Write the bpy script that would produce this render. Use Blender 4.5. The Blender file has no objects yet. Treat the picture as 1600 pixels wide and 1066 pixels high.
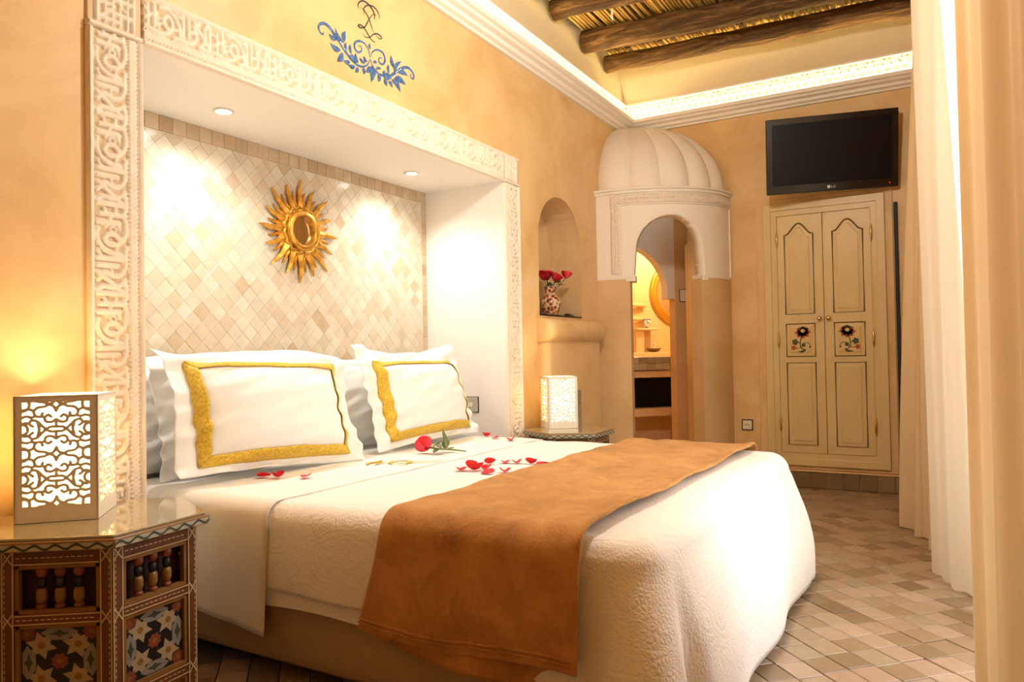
import bpy, bmesh, math, random
import numpy as np
from mathutils import Vector, Matrix

random.seed(7)
rng = np.random.default_rng(7)
PI = math.pi
scene = bpy.context.scene
COL = scene.collection

# ------------------------------------------------------------------ camera
CAM_H = 1.1
YAW, PITCH, ROLL = math.radians(30.080), math.radians(1.058), math.radians(-1.017)
_d = Vector((math.cos(PITCH) * math.cos(YAW), math.cos(PITCH) * math.sin(YAW), math.sin(PITCH)))
_r = _d.cross(Vector((0, 0, 1))).normalized()
_u = _r.cross(_d)
_r, _u = _r * math.cos(ROLL) + _u * math.sin(ROLL), -_r * math.sin(ROLL) + _u * math.cos(ROLL)
cam_data = bpy.data.cameras.new('camera')
cam_data.sensor_width = 36.0
cam_data.lens = 1152.2 / 1600 * 36.0
cam_data.clip_start = 0.05
cam = bpy.data.objects.new('camera', cam_data)
COL.objects.link(cam)
_m = Matrix((_r, _u, -_d)).transposed().to_4x4()
_m.translation = Vector((0, 0, CAM_H))
cam.matrix_world = _m
scene.camera = cam

# ------------------------------------------------------------------ world, view, large lights
world = bpy.data.worlds.new('sky')
scene.world = world
world.use_nodes = True
_bg = world.node_tree.nodes['Background']
_bg.inputs[0].default_value = (0.72, 0.84, 1.0, 1)
_bg.inputs[1].default_value = 1.0
vs = scene.view_settings
vs.view_transform = 'Standard'
vs.look = 'None'
vs.exposure = 0.74
vs.gamma = 1.0
vs.use_curve_mapping = False
scene.cycles.use_denoising = True
scene.cycles.max_bounces = 8
scene.cycles.diffuse_bounces = 5
scene.cycles.sample_clamp_indirect = 6.0
scene.cycles.caustics_reflective = False
scene.cycles.caustics_refractive = False


def light(name, kind, loc, energy, color, **kw):
    L = bpy.data.lights.new(name, kind)
    L.energy = energy
    L.color = color
    for k in ('size', 'size_y', 'shape', 'shadow_soft_size', 'spot_size', 'spot_blend', 'spread'):
        if k in kw:
            setattr(L, k, kw[k])
    o = bpy.data.objects.new(name, L)
    o.location = loc
    if 'rot' in kw:
        o.rotation_euler = kw['rot']
    COL.objects.link(o)
    return o


# daylight coming in through the window of the right wall (window_1), warm fill from an added, unseen ceiling lamp
light('window_daylight', 'AREA', (3.1, -0.62, 1.35), 36.0, (0.95, 0.96, 1.0), shape='RECTANGLE', size=1.25, size_y=2.2,
      rot=(math.radians(90), 0, 0))
light('ceiling_lamp_light', 'POINT', (2.75, 0.8, 3.04), 72.0, (1.0, 0.93, 0.83), shadow_soft_size=0.12)

# room measures (metres): left wall y = W, far wall x = XF, floor z = 0
W, XF = 2.409, 6.272
XB, YR = -1.6, -0.42                       # back wall, right wall
NX0, NX1, NZ, NY = 1.583, 4.07, 2.214, 3.03    # bed alcove
FX0, FX1, FZ = 1.388, 4.265, 2.402              # outer edge of its carved frame
EA, EB = 0.71, 0.91                        # corner drum: quarter ellipse about the room corner
ZD0, ZD1 = 1.69, 2.41                      # white drum part from / to
ZC = 3.05                                  # cornice underside


# ------------------------------------------------------------------ materials
def mat(name, color=(0.8, 0.8, 0.8), rough=0.5, metal=0.0, spec=0.5, **kw):
    m = bpy.data.materials.new(name)
    m.use_nodes = True
    nt = m.node_tree
    b = nt.nodes['Principled BSDF']
    b.inputs['Base Color'].default_value = (*color, 1)
    b.inputs['Roughness'].default_value = rough
    b.inputs['Metallic'].default_value = metal
    b.inputs['Specular IOR Level'].default_value = spec
    for k, v in kw.items():
        key = k.replace('_', ' ')
        b.inputs[key].default_value = v
    return m


def N(m, kind, **kw):
    n = m.node_tree.nodes.new(kind)
    for k, v in kw.items():
        if k.startswith('i_'):
            key = k[2:].replace('_', ' ')
            n.inputs[key].default_value = v
        else:
            setattr(n, k, v)
    return n


def LK(m, a, ao, b, bi):
    m.node_tree.links.new(a.outputs[ao], b.inputs[bi])


def bsdf(m):
    return m.node_tree.nodes['Principled BSDF']


def coords(m, which='Object', scale=(1, 1, 1)):
    tc = N(m, 'ShaderNodeTexCoord')
    mp = N(m, 'ShaderNodeMapping')
    mp.inputs['Scale'].default_value = scale
    LK(m, tc, which, mp, 'Vector')
    return mp


def ramp(m, stops):
    r = N(m, 'ShaderNodeValToRGB')
    els = r.color_ramp.elements
    while len(els) < len(stops):
        els.new(0.5)
    for e, (p, c) in zip(els, stops):
        e.position = p
        e.color = (*c, 1) if len(c) == 3 else c
    return r


def noise_color(m, stops, scale=3.0, detail=5.0, rough=0.6, dist=0.0, which='Object', vscale=(1, 1, 1)):
    mp = coords(m, which, vscale)
    n = N(m, 'ShaderNodeTexNoise')
    n.inputs['Scale'].default_value = scale
    n.inputs['Detail'].default_value = detail
    n.inputs['Roughness'].default_value = rough
    n.inputs['Distortion'].default_value = dist
    LK(m, mp, 'Vector', n, 'Vector')
    r = ramp(m, stops)
    LK(m, n, 'Fac', r, 'Fac')
    LK(m, r, 'Color', bsdf(m), 'Base Color')
    return n


def bump(m, node, out, strength=0.3, dist=0.01):
    b = N(m, 'ShaderNodeBump')
    b.inputs['Strength'].default_value = strength
    b.inputs['Distance'].default_value = dist
    LK(m, node, out, b, 'Height')
    LK(m, b, 'Normal', bsdf(m), 'Normal')
    return b


def noise_bump(m, scale=60, strength=0.2, dist=0.004, detail=4, vscale=(1, 1, 1)):
    mp = coords(m, 'Object', vscale)
    n = N(m, 'ShaderNodeTexNoise')
    n.inputs['Scale'].default_value = scale
    n.inputs['Detail'].default_value = detail
    LK(m, mp, 'Vector', n, 'Vector')
    return bump(m, n, 'Fac', strength, dist)


M = {}
# waxed ochre lime plaster
M['ochre'] = mat('ochre_plaster', rough=0.42, spec=0.35)
noise_color(M['ochre'], [(0.28, (0.62, 0.39, 0.155)), (0.5, (0.73, 0.50, 0.23)), (0.72, (0.80, 0.58, 0.31))], 2.2, 7, 0.62, 0.6)
noise_bump(M['ochre'], 14, 0.12, 0.01, 6)
M['ochre_pale'] = mat('pale_ochre_plaster', rough=0.55, spec=0.3)
noise_color(M['ochre_pale'], [(0.3, (0.62, 0.42, 0.20)), (0.7, (0.74, 0.53, 0.29))], 3.0, 7, 0.6, 0.5)
M['upper'] = mat('cream_upper_plaster', rough=0.6, spec=0.3)
noise_color(M['upper'], [(0.3, (0.84, 0.74, 0.48)), (0.7, (0.88, 0.80, 0.57))], 2.0, 6, 0.6)
M['white'] = mat('white_plaster', (0.86, 0.82, 0.76), 0.6, spec=0.3)
noise_bump(M['white'], 10, 0.08, 0.01)
M['carved'] = mat('carved_plaster', rough=0.7, spec=0.2)
noise_color(M['carved'], [(0.3, (0.80, 0.70, 0.56)), (0.7, (0.87, 0.79, 0.67))], 30, 4)
M['ground'] = mat('carved_ground_plaster', (0.68, 0.53, 0.34), 0.8)  # tan that puts the shade of the carved recesses into the colour
M['drum'] = mat('drum_plaster', (0.88, 0.83, 0.73), 0.6, spec=0.3)
noise_bump(M['drum'], 8, 0.1, 0.01)


def tile_mat(name, stops, use_object, rough, bstr, nscale, spec=0.5):
    m = mat(name, rough=rough, spec=spec)
    if use_object:
        src = N(m, 'ShaderNodeObjectInfo'); out = 'Random'
    else:
        src = N(m, 'ShaderNodeNewGeometry'); out = 'Random Per Island'
    r = ramp(m, stops)
    LK(m, src, out, r, 'Fac')
    g = N(m, 'ShaderNodeNewGeometry')
    n = N(m, 'ShaderNodeTexNoise')
    n.inputs['Scale'].default_value = nscale
    n.inputs['Detail'].default_value = 5
    LK(m, g, 'Position', n, 'Vector')
    mx = N(m, 'ShaderNodeMix', data_type='RGBA', blend_type='MULTIPLY')
    mx.inputs['Factor'].default_value = 0.55
    r2 = ramp(m, [(0.3, (0.72, 0.72, 0.72)), (0.7, (1, 1, 1))])
    LK(m, n, 'Fac', r2, 'Fac')
    m.node_tree.links.new(r.outputs['Color'], mx.inputs[6])
    m.node_tree.links.new(r2.outputs['Color'], mx.inputs[7])
    m.node_tree.links.new(mx.outputs[2], bsdf(m).inputs['Base Color'])
    bump(m, n, 'Fac', bstr, 0.004)
    return m


_zel = [(0.0, (0.55, 0.42, 0.27)), (0.10, (0.63, 0.52, 0.37)), (0.5, (0.68, 0.59, 0.45)), (0.8, (0.71, 0.64, 0.51)), (1.0, (0.64, 0.57, 0.44))]
M['zel_o'] = tile_mat('zellige_glaze', _zel, True, 0.20, 0.5, 16)
M['zel_s'] = tile_mat('zellige_glaze_far', _zel, False, 0.20, 0.5, 16)
M['zel_border'] = tile_mat('zellige_border_glaze', [(0, (0.46, 0.33, 0.19)), (0.5, (0.55, 0.42, 0.26)), (1, (0.60, 0.47, 0.31))], True, 0.14, 0.25, 18)
M['grout'] = mat('pale_grout', (0.66, 0.57, 0.43), 0.8)
_bej = [(0.0, (0.22, 0.145, 0.075)), (0.25, (0.31, 0.21, 0.118)), (0.5, (0.39, 0.265, 0.172)), (0.75, (0.33, 0.25, 0.15)), (1.0, (0.45, 0.32, 0.225))]
M['bej_o'] = tile_mat('floor_terracotta', _bej, True, 0.38, 0.35, 24, 0.45)
M['bej_s'] = tile_mat('floor_terracotta_far', _bej, False, 0.38, 0.35, 24, 0.45)
M['bej_base'] = tile_mat('skirting_terracotta', [(0, (0.20, 0.13, 0.055)), (1, (0.34, 0.23, 0.11))], True, 0.3, 0.3, 24)
M['floor_grout'] = mat('floor_grout', (0.15, 0.10, 0.055), 0.9)
M['green_tile'] = tile_mat('green_grey_zellige', [(0, (0.25, 0.22, 0.14)), (0.5, (0.35, 0.32, 0.22)), (1, (0.44, 0.40, 0.29))], True, 0.15, 0.25, 24)

# wood and reeds
M['beam'] = mat('rough_beam_wood', rough=0.75, spec=0.2)
noise_color(M['beam'], [(0.3, (0.02, 0.010, 0.004)), (0.5, (0.085, 0.042, 0.014)), (0.72, (0.28, 0.17, 0.065))], 6, 9, 0.7, 1.2, vscale=(3, 0.35, 3))
noise_bump(M['beam'], 9, 0.9, 0.02, 8, (3, 0.3, 3))
M['reed'] = mat('ceiling_reed', rough=0.55, spec=0.3)
_oi = N(M['reed'], 'ShaderNodeObjectInfo')
_rr = ramp(M['reed'], [(0, (0.30, 0.17, 0.04)), (0.5, (0.55, 0.35, 0.09)), (1, (0.68, 0.47, 0.16))])
LK(M['reed'], _oi, 'Random', _rr, 'Fac'); LK(M['reed'], _rr, 'Color', bsdf(M['reed']), 'Base Color')

# cloth
M['cotton'] = mat('white_cotton', (0.86, 0.85, 0.82), 0.85, spec=0.15, Sheen_Weight=0.2)
noise_bump(M['cotton'], 18, 0.25, 0.01, 3)
M['sheet'] = mat('ivory_sheet', (0.86, 0.83, 0.77), 0.85, spec=0.15)
noise_bump(M['sheet'], 9, 0.25, 0.012, 3)
M['trim'] = mat('gold_braid', rough=0.6, spec=0.4)
_n = noise_color(M['trim'], [(0.3, (0.52, 0.32, 0.02)), (0.6, (0.74, 0.50, 0.05)), (0.8, (0.86, 0.66, 0.16))], 90, 3, 0.6)
bump(M['trim'], _n, 'Fac', 0.5, 0.004)

m = M['quilt'] = mat('ivory_matelasse', (0.86, 0.83, 0.78), 0.85, spec=0.15, Sheen_Weight=0.15)
_mp = coords(m)
_ns = N(m, 'ShaderNodeTexNoise'); _ns.inputs['Scale'].default_value = 5.0; _ns.inputs['Detail'].default_value = 1.5
LK(m, _mp, 'Vector', _ns, 'Vector')
_mixv = N(m, 'ShaderNodeMix', data_type='VECTOR')
_mixv.inputs['Factor'].default_value = 0.22
m.node_tree.links.new(_mp.outputs[0], _mixv.inputs[4]); m.node_tree.links.new(_ns.outputs['Color'], _mixv.inputs[5])
_v1 = N(m, 'ShaderNodeTexVoronoi', feature='F1'); _v1.inputs['Scale'].default_value = 7.0
m.node_tree.links.new(_mixv.outputs[1], _v1.inputs['Vector'])
_mu = N(m, 'ShaderNodeMath', operation='MULTIPLY'); _mu.inputs[1].default_value = 36.0
LK(m, _v1, 'Distance', _mu, 0)
_si0 = N(m, 'ShaderNodeMath', operation='SINE'); LK(m, _mu, 0, _si0, 0)
_si = N(m, 'ShaderNodeMath', operation='MULTIPLY'); _si.inputs[1].default_value = 0.9; LK(m, _si0, 0, _si, 0)
_v2 = N(m, 'ShaderNodeTexVoronoi', feature='DISTANCE_TO_EDGE'); _v2.inputs['Scale'].default_value = 75.0
LK(m, _mp, 'Vector', _v2, 'Vector')
_ad = N(m, 'ShaderNodeMath', operation='MULTIPLY_ADD'); _ad.inputs[1].default_value = 4.5
LK(m, _v2, 'Distance', _ad, 0); LK(m, _si, 0, _ad, 2)
bump(m, _ad, 0, 0.2, 0.003)

m = M['blanket'] = mat('caramel_fleece', rough=0.8, spec=0.2, Sheen_Weight=0.35, Sheen_Roughness=0.4)
_n = noise_color(m, [(0.30, (0.30, 0.135, 0.033)), (0.5, (0.46, 0.22, 0.06)), (0.70, (0.58, 0.30, 0.095))], 5.5, 9, 0.72, 0.4)
bsdf(m).inputs['Sheen Tint'].default_value = (1, 0.75, 0.45, 1)
noise_bump(m, 130, 0.55, 0.006, 5, (1, 1, 0.35))
M['base_cloth'] = mat('quilted_base_cloth', (0.42, 0.30, 0.15), 0.7, spec=0.3)
m = M['base_cloth']
_mp = coords(m, 'Object', (1, 1, 1)); _v = N(m, 'ShaderNodeTexVoronoi', feature='DISTANCE_TO_EDGE'); _v.inputs['Scale'].default_value = 9
_v.inputs['Randomness'].default_value = 0.35
LK(m, _mp, 'Vector', _v, 'Vector')
bump(m, _v, 'Distance', 0.35, 0.02)


def cloth_translucent(name, col, tcol, fac):
    m = mat(name, col, 0.9, spec=0.1)
    nt = m.node_tree
    tr = N(m, 'ShaderNodeBsdfTranslucent'); tr.inputs['Color'].default_value = (*tcol, 1)
    mx = N(m, 'ShaderNodeMixShader'); mx.inputs[0].default_value = fac
    nt.links.new(bsdf(m).outputs[0], mx.inputs[1]); nt.links.new(tr.outputs[0], mx.inputs[2])
    nt.links.new(mx.outputs[0], nt.nodes['Material Output'].inputs['Surface'])
    return m


M['drape'] = cloth_translucent('cream_drape', (0.78, 0.62, 0.38), (0.85, 0.66, 0.36), 0.3)
M['sheer'] = cloth_translucent('pale_sheer', (0.86, 0.80, 0.66), (0.92, 0.86, 0.70), 0.5)

# metal, paint, glass
M['gilt'] = mat('gilded_wood', rough=0.34, metal=0.75)
noise_color(M['gilt'], [(0.3, (0.36, 0.15, 0.015)), (0.55, (0.70, 0.36, 0.05)), (0.75, (0.85, 0.52, 0.12))], 22, 4, 0.6)
M['gold_bright'] = mat('gold_frame', (0.72, 0.42, 0.06), 0.28, 0.8)
M['mirror'] = mat('mirror_glass', (0.86, 0.83, 0.76), 0.03, 1.0)
M['brass'] = mat('brass', (0.66, 0.44, 0.14), 0.25, 1.0)
M['cream_paint'] = mat('cream_paint', rough=0.38, spec=0.45)
noise_color(M['cream_paint'], [(0.3, (0.66, 0.50, 0.235)), (0.7, (0.73, 0.57, 0.29))], 8, 5, 0.6, vscale=(1, 1, 0.25))
noise_bump(M['cream_paint'], 20, 0.08, 0.004, 4, (1, 1, 0.15))
M['panel_paint'] = mat('panel_paint', (0.70, 0.51, 0.20), 0.4)
M['old_gold'] = mat('old_gold_line', (0.20, 0.13, 0.028), 0.45, 0.2)
M['ochre_paint'] = mat('ochre_paint', (0.66, 0.44, 0.12), 0.5)
M['red_paint'] = mat('red_paint', (0.40, 0.07, 0.03), 0.5)
M['green_paint'] = mat('dark_green_paint', (0.05, 0.07, 0.04), 0.5)
M['blue_paint'] = mat('cobalt_paint', rough=0.6, spec=0.2)
noise_color(M['blue_paint'], [(0.35, (0.03, 0.08, 0.24)), (0.65, (0.11, 0.22, 0.42))], 60, 3)
M['ink'] = mat('ink_paint', (0.028, 0.03, 0.05), 0.6)
M['blue_dot'] = mat('white_dot_paint', (0.70, 0.76, 0.80), 0.6)
M['black'] = mat('black_gloss', (0.006, 0.005, 0.005), 0.22)
M['black_matt'] = mat('black_matt', (0.006, 0.005, 0.005), 0.6)
M['screen'] = mat('screen_black', (0.003, 0.0028, 0.0025), 0.35, spec=0.18)
M['silver'] = mat('silver_print', (0.55, 0.55, 0.55), 0.35, 0.6)
M['plate_white'] = mat('switch_plastic', (0.80, 0.74, 0.62), 0.35)
M['plate_metal'] = mat('switch_metal', (0.70, 0.66, 0.56), 0.25, 0.7)


def emit(name, col, strength):
    m = bpy.data.materials.new(name)
    m.use_nodes = True
    nt = m.node_tree
    nt.nodes.remove(nt.nodes['Principled BSDF'])
    e = nt.nodes.new('ShaderNodeEmission')
    e.inputs[0].default_value = (*col, 1)
    e.inputs[1].default_value = strength
    nt.links.new(e.outputs[0], nt.nodes['Material Output'].inputs['Surface'])
    return m


M['led'] = emit('led_rope', (1.0, 0.76, 0.36), 68.0)
M['spot_glow'] = emit('downlight_lens', (1.0, 0.95, 0.86), 45.0)
M['bulb'] = emit('bulb_glow', (1.0, 0.80, 0.50), 60.0)
M['red_led'] = emit('standby_led', (1.0, 0.02, 0.01), 4.0)
M['lamp_paint'] = mat('lantern_white', (0.80, 0.74, 0.62), 0.5)
m = M['diffuser'] = cloth_translucent('lantern_paper', (0.85, 0.78, 0.62), (0.95, 0.86, 0.66), 0.85)
bsdf(m).inputs['Emission Color'].default_value = (1.0, 0.74, 0.40, 1)
bsdf(m).inputs['Emission Strength'].default_value = 0.8

# furniture paint
M['tab_wood'] = mat('table_brown_wood', rough=0.4)
noise_color(M['tab_wood'], [(0.3, (0.11, 0.04, 0.014)), (0.7, (0.19, 0.075, 0.024))], 14, 5, vscale=(1, 1, 0.3))
M['tab_gold'] = mat('table_gold_wood', (0.25, 0.13, 0.035), 0.4)
M['tab_red'] = mat('table_red_wood', (0.20, 0.04, 0.02), 0.45)
M['tab_dark'] = mat('table_dark_inside', (0.055, 0.018, 0.012), 0.6)
M['tab_cream'] = mat('table_cream_inlay', (0.62, 0.50, 0.30), 0.45)
M['tab_black'] = mat('table_black_line', (0.012, 0.012, 0.015), 0.4)
M['tab_grey'] = mat('table_grey_blue', (0.24, 0.25, 0.24), 0.45)
M['tab_bone'] = mat('table_bone', (0.38, 0.32, 0.21), 0.45)
M['tab_brick'] = mat('table_brick_red', (0.22, 0.06, 0.03), 0.45)
M['tab_edge'] = mat('table_edge_sage', (0.50, 0.49, 0.38), 0.3)
M['tab_glass'] = mat('table_glass_top', (0.36, 0.30, 0.17), 0.06, spec=0.8, Coat_Weight=0.6, Coat_Roughness=0.03)

# plants
M['petal'] = mat('red_petal', (0.62, 0.012, 0.02), 0.55, spec=0.3)
M['petal_pink'] = mat('pink_petal', (0.72, 0.05, 0.08), 0.55, spec=0.3)
M['petal_dark'] = mat('dark_red_petal', (0.34, 0.008, 0.02), 0.55, spec=0.3)
M['leaf'] = mat('rose_leaf', rough=0.5)
noise_color(M['leaf'], [(0.3, (0.05, 0.09, 0.02)), (0.7, (0.20, 0.24, 0.06))], 25, 3)
M['stem'] = mat('rose_stem', (0.16, 0.20, 0.04), 0.5)
m = M['vase'] = mat('painted_vase', rough=0.25)
_mp = coords(m, 'Object'); _v = N(m, 'ShaderNodeTexVoronoi', feature='F1'); _v.inputs['Scale'].default_value = 42
LK(m, _mp, 'Vector', _v, 'Vector')
_r = ramp(m, [(0.0, (0.03, 0.04, 0.10)), (0.24, (0.05, 0.08, 0.06)), (0.34, (0.50, 0.10, 0.02)), (0.52, (0.58, 0.20, 0.05)), (0.62, (0.70, 0.58, 0.36)), (1, (0.66, 0.50, 0.28))])
_r.color_ramp.interpolation = 'CONSTANT'
LK(m, _v, 'Distance', _r, 'Fac'); LK(m, _r, 'Color', bsdf(m), 'Base Color')
M['cup'] = mat('blue_white_cup', rough=0.2)
m = M['cup']
_mp = coords(m, 'Object'); _v = N(m, 'ShaderNodeTexVoronoi', feature='F1'); _v.inputs['Scale'].default_value = 45
LK(m, _mp, 'Vector', _v, 'Vector')
_r = ramp(m, [(0.0, (0.05, 0.05, 0.22)), (0.36, (0.78, 0.70, 0.60))]); _r.color_ramp.interpolation = 'CONSTANT'
LK(m, _v, 'Distance', _r, 'Fac'); LK(m, _r, 'Color', bsdf(m), 'Base Color')
M['glass'] = mat('window_glass', (1, 1, 1), 0.02, Transmission_Weight=1.0)
M['bath_wall'] = mat('bathroom_plaster', (0.78, 0.55, 0.28), 0.5)
M['soap'] = mat('soap', (0.74, 0.62, 0.36), 0.4)
M['bowl_green'] = mat('olive_dish', (0.20, 0.15, 0.04), 0.3)


# ------------------------------------------------------------------ object helpers
def tag(o, label=None, cat=None, group=None, kind=None):
    if label: o['label'] = label
    if cat: o['category'] = cat
    if group: o['group'] = group
    if kind: o['kind'] = kind
    return o


def struct(o, label=None, cat=None):
    return tag(o, label, cat, None, 'structure')


def empty(name, loc=(0, 0, 0), rz=0.0):
    o = bpy.data.objects.new(name, None)
    o.empty_display_size = 0.1
    o.location = loc
    o.rotation_euler = (0, 0, rz)
    COL.objects.link(o)
    return o


def link(name, me, parent=None, loc=None, rot=None, scale=None):
    o = bpy.data.objects.new(name, me)
    COL.objects.link(o)
    if parent: o.parent = parent
    if loc is not None: o.location = loc
    if rot is not None: o.rotation_euler = rot
    if scale is not None: o.scale = scale
    return o


def make_mesh(name, verts, faces, mats, smooth=False, mi=None):
    me = bpy.data.meshes.new(name)
    me.from_pydata([tuple(map(float, v)) for v in verts], [], [tuple(map(int, f)) for f in faces])
    for x in (mats if isinstance(mats, (list, tuple)) else [mats]):
        me.materials.append(M[x] if isinstance(x, str) else x)
    if mi is not None:
        me.polygons.foreach_set('material_index', np.asarray(mi, dtype=np.int32))
    if smooth:
        me.polygons.foreach_set('use_smooth', np.ones(len(me.polygons), dtype=bool))
    me.update()
    return me


class MB:
    """collects shapes into ONE mesh"""
    def __init__(self):
        self.v, self.f, self.m = [], [], []

    def add(self, verts, faces, mi=0):
        o = len(self.v)
        self.v += [tuple(p) for p in verts]
        self.f += [tuple(i + o for i in f) for f in faces]
        self.m += [mi] * len(faces)
        return self

    def box(self, a, b, mi=0, mtx=None):
        x0, y0, z0 = a; x1, y1, z1 = b
        v = [(x0, y0, z0), (x1, y0, z0), (x1, y1, z0), (x0, y1, z0), (x0, y0, z1), (x1, y0, z1), (x1, y1, z1), (x0, y1, z1)]
        if mtx is not None:
            v = [tuple(mtx @ Vector(p)) for p in v]
        return self.add(v, [(0, 3, 2, 1), (4, 5, 6, 7), (0, 1, 5, 4), (1, 2, 6, 5), (2, 3, 7, 6), (3, 0, 4, 7)], mi)

    def lathe(self, prof, n=20, c=(0, 0, 0), mi=0, cap=True):
        v, f = [], []
        for r, z in prof:
            for k in range(n):
                a = 2 * PI * k / n
                v.append((c[0] + r * math.cos(a), c[1] + r * math.sin(a), c[2] + z))
        for i in range(len(prof) - 1):
            for k in range(n):
                k2 = (k + 1) % n
                f.append((i * n + k, i * n + k2, (i + 1) * n + k2, (i + 1) * n + k))
        if cap:
            f.append(tuple(range(n))[::-1])
            f.append(tuple((len(prof) - 1) * n + k for k in range(n)))
        return self.add(v, f, mi)

    def tube(self, pts, rad, n=8, mi=0, closed=False):
        pts = [Vector(p) for p in pts]
        rs = rad if isinstance(rad, (list, tuple)) else [rad] * len(pts)
        v, f = [], []
        up = Vector((0, 0, 1))
        L = len(pts)
        for i, p in enumerate(pts):
            if closed:
                t = (pts[(i + 1) % L] - pts[i - 1]).normalized()
            else:
                t = (pts[min(i + 1, L - 1)] - pts[max(i - 1, 0)]).normalized()
            a = t.cross(up)
            if a.length < 1e-3: a = t.cross(Vector((1, 0, 0)))
            a.normalize(); b = t.cross(a)
            for k in range(n):
                an = 2 * PI * k / n
                v.append(p + (a * math.cos(an) + b * math.sin(an)) * rs[i])
        for i in range(L if closed else L - 1):
            j = (i + 1) % L
            for k in range(n):
                k2 = (k + 1) % n
                f.append((i * n + k, i * n + k2, j * n + k2, j * n + k))
        if not closed:
            f.append(tuple(range(n))[::-1]); f.append(tuple((L - 1) * n + k for k in range(n)))
        return self.add(v, f, mi)

    def prism(self, poly, z0, z1, mi=0, mtx=None):
        n = len(poly)
        v = [(x, y, z0) for x, y in poly] + [(x, y, z1) for x, y in poly]
        if mtx is not None: v = [tuple(mtx @ Vector(p)) for p in v]
        f = [tuple(range(n))[::-1], tuple(range(n, 2 * n))] + [(i, (i + 1) % n, n + (i + 1) % n, n + i) for i in range(n)]
        return self.add(v, f, mi)

    def grid(self, fn, us, vs_, mi=0, flip=False):
        v = [tuple(fn(u, w)) for w in vs_ for u in us]
        nu = len(us)
        f = []
        for j in range(len(vs_) - 1):
            for i in range(nu - 1):
                q = (j * nu + i, j * nu + i + 1, (j + 1) * nu + i + 1, (j + 1) * nu + i)
                f.append(q[::-1] if flip else q)
        return self.add(v, f, mi)

    def mesh(self, name, mats, smooth=False):
        return make_mesh(name, self.v, self.f, mats, smooth, self.m)

    def build(self, name, mats, parent=None, smooth=False, loc=None, rot=None, bevel=0.0, seg=2):
        o = link(name, self.mesh(name, mats, smooth), parent, loc, rot)
        if bevel:
            b = o.modifiers.new('edge', 'BEVEL'); b.width = bevel; b.segments = seg; b.limit_method = 'ANGLE'
            b.harden_normals = False
        return o


def subsurf(o, lv=1):
    s = o.modifiers.new('sub', 'SUBSURF'); s.levels = lv; s.render_levels = lv
    return o


def solid(o, t, offset=-1.0):
    s = o.modifiers.new('solid', 'SOLIDIFY'); s.thickness = t; s.offset = offset
    return o


def catmull(pts, per=6):
    P = [np.array(p, float) for p in pts]
    P = [2 * P[0] - P[1]] + P + [2 * P[-1] - P[-2]]
    out = []
    for i in range(1, len(P) - 2):
        for k in range(per):
            t = k / per
            a, b, c, d = P[i - 1], P[i], P[i + 1], P[i + 2]
            out.append(0.5 * (2 * b + (c - a) * t + (2 * a - 5 * b + 4 * c - d) * t * t + (3 * b - a - 3 * c + d) * t ** 3))
    out.append(P[-2])
    return out


def ribbon2d(pts, w, taper=True):
    """flat stroke polygon strip -> verts2d, faces"""
    P = catmull(pts, 6)
    n = len(P)
    v, f = [], []
    for i, p in enumerate(P):
        t = P[min(i + 1, n - 1)] - P[max(i - 1, 0)]
        t = t / (np.linalg.norm(t) + 1e-9)
        nr = np.array([-t[1], t[0]])
        k = i / (n - 1)
        ww = w * (0.25 + 0.75 * math.sin(PI * min(max(k, 0.04), 0.96))) if taper else w
        v += [p + nr * ww / 2, p - nr * ww / 2]
    for i in range(n - 1):
        f.append((2 * i, 2 * i + 1, 2 * i + 3, 2 * i + 2))
    return v, f


def leaf2d(a, b, w, n=7, curl=0.12):
    a, b = np.array(a, float), np.array(b, float)
    t = b - a; L = np.linalg.norm(t); nr = np.array([-t[1], t[0]]) / (L + 1e-9)
    v, f = [], []
    for i in range(n):
        k = i / (n - 1)
        c = a + t * k + nr * L * curl * math.sin(PI * k)
        ww = w * (math.sin(PI * k ** 0.8) * 0.5 + 0.02)
        v += [c + nr * ww, c - nr * ww]
    for i in range(n - 1):
        f.append((2 * i, 2 * i + 1, 2 * i + 3, 2 * i + 2))
    return v, f


def seg_dist(X, Y, segs):
    """min over segments of (distance - halfwidth)"""
    best = np.full(X.shape, 1e9)
    for (x0, y0, x1, y1, hw) in segs:
        dx, dy = x1 - x0, y1 - y0
        L2 = dx * dx + dy * dy + 1e-12
        t = np.clip(((X - x0) * dx + (Y - y0) * dy) / L2, 0, 1)
        dd = np.hypot(X - x0 - t * dx, Y - y0 - t * dy) - hw
        np.minimum(best, dd, out=best)
    return best


def arc_segs(cx, cy, r, a0, a1, hw, n=10):
    P = [(cx + r * math.cos(math.radians(a0 + (a1 - a0) * k / n)), cy + r * math.sin(math.radians(a0 + (a1 - a0) * k / n))) for k in range(n + 1)]
    return [(*P[k], *P[k + 1], hw) for k in range(n)]


def poly_segs(pts, hw, per=0):
    P = catmull(pts, per) if per else [np.array(p, float) for p in pts]
    return [(P[k][0], P[k][1], P[k + 1][0], P[k + 1][1], hw) for k in range(len(P) - 1)]


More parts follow.
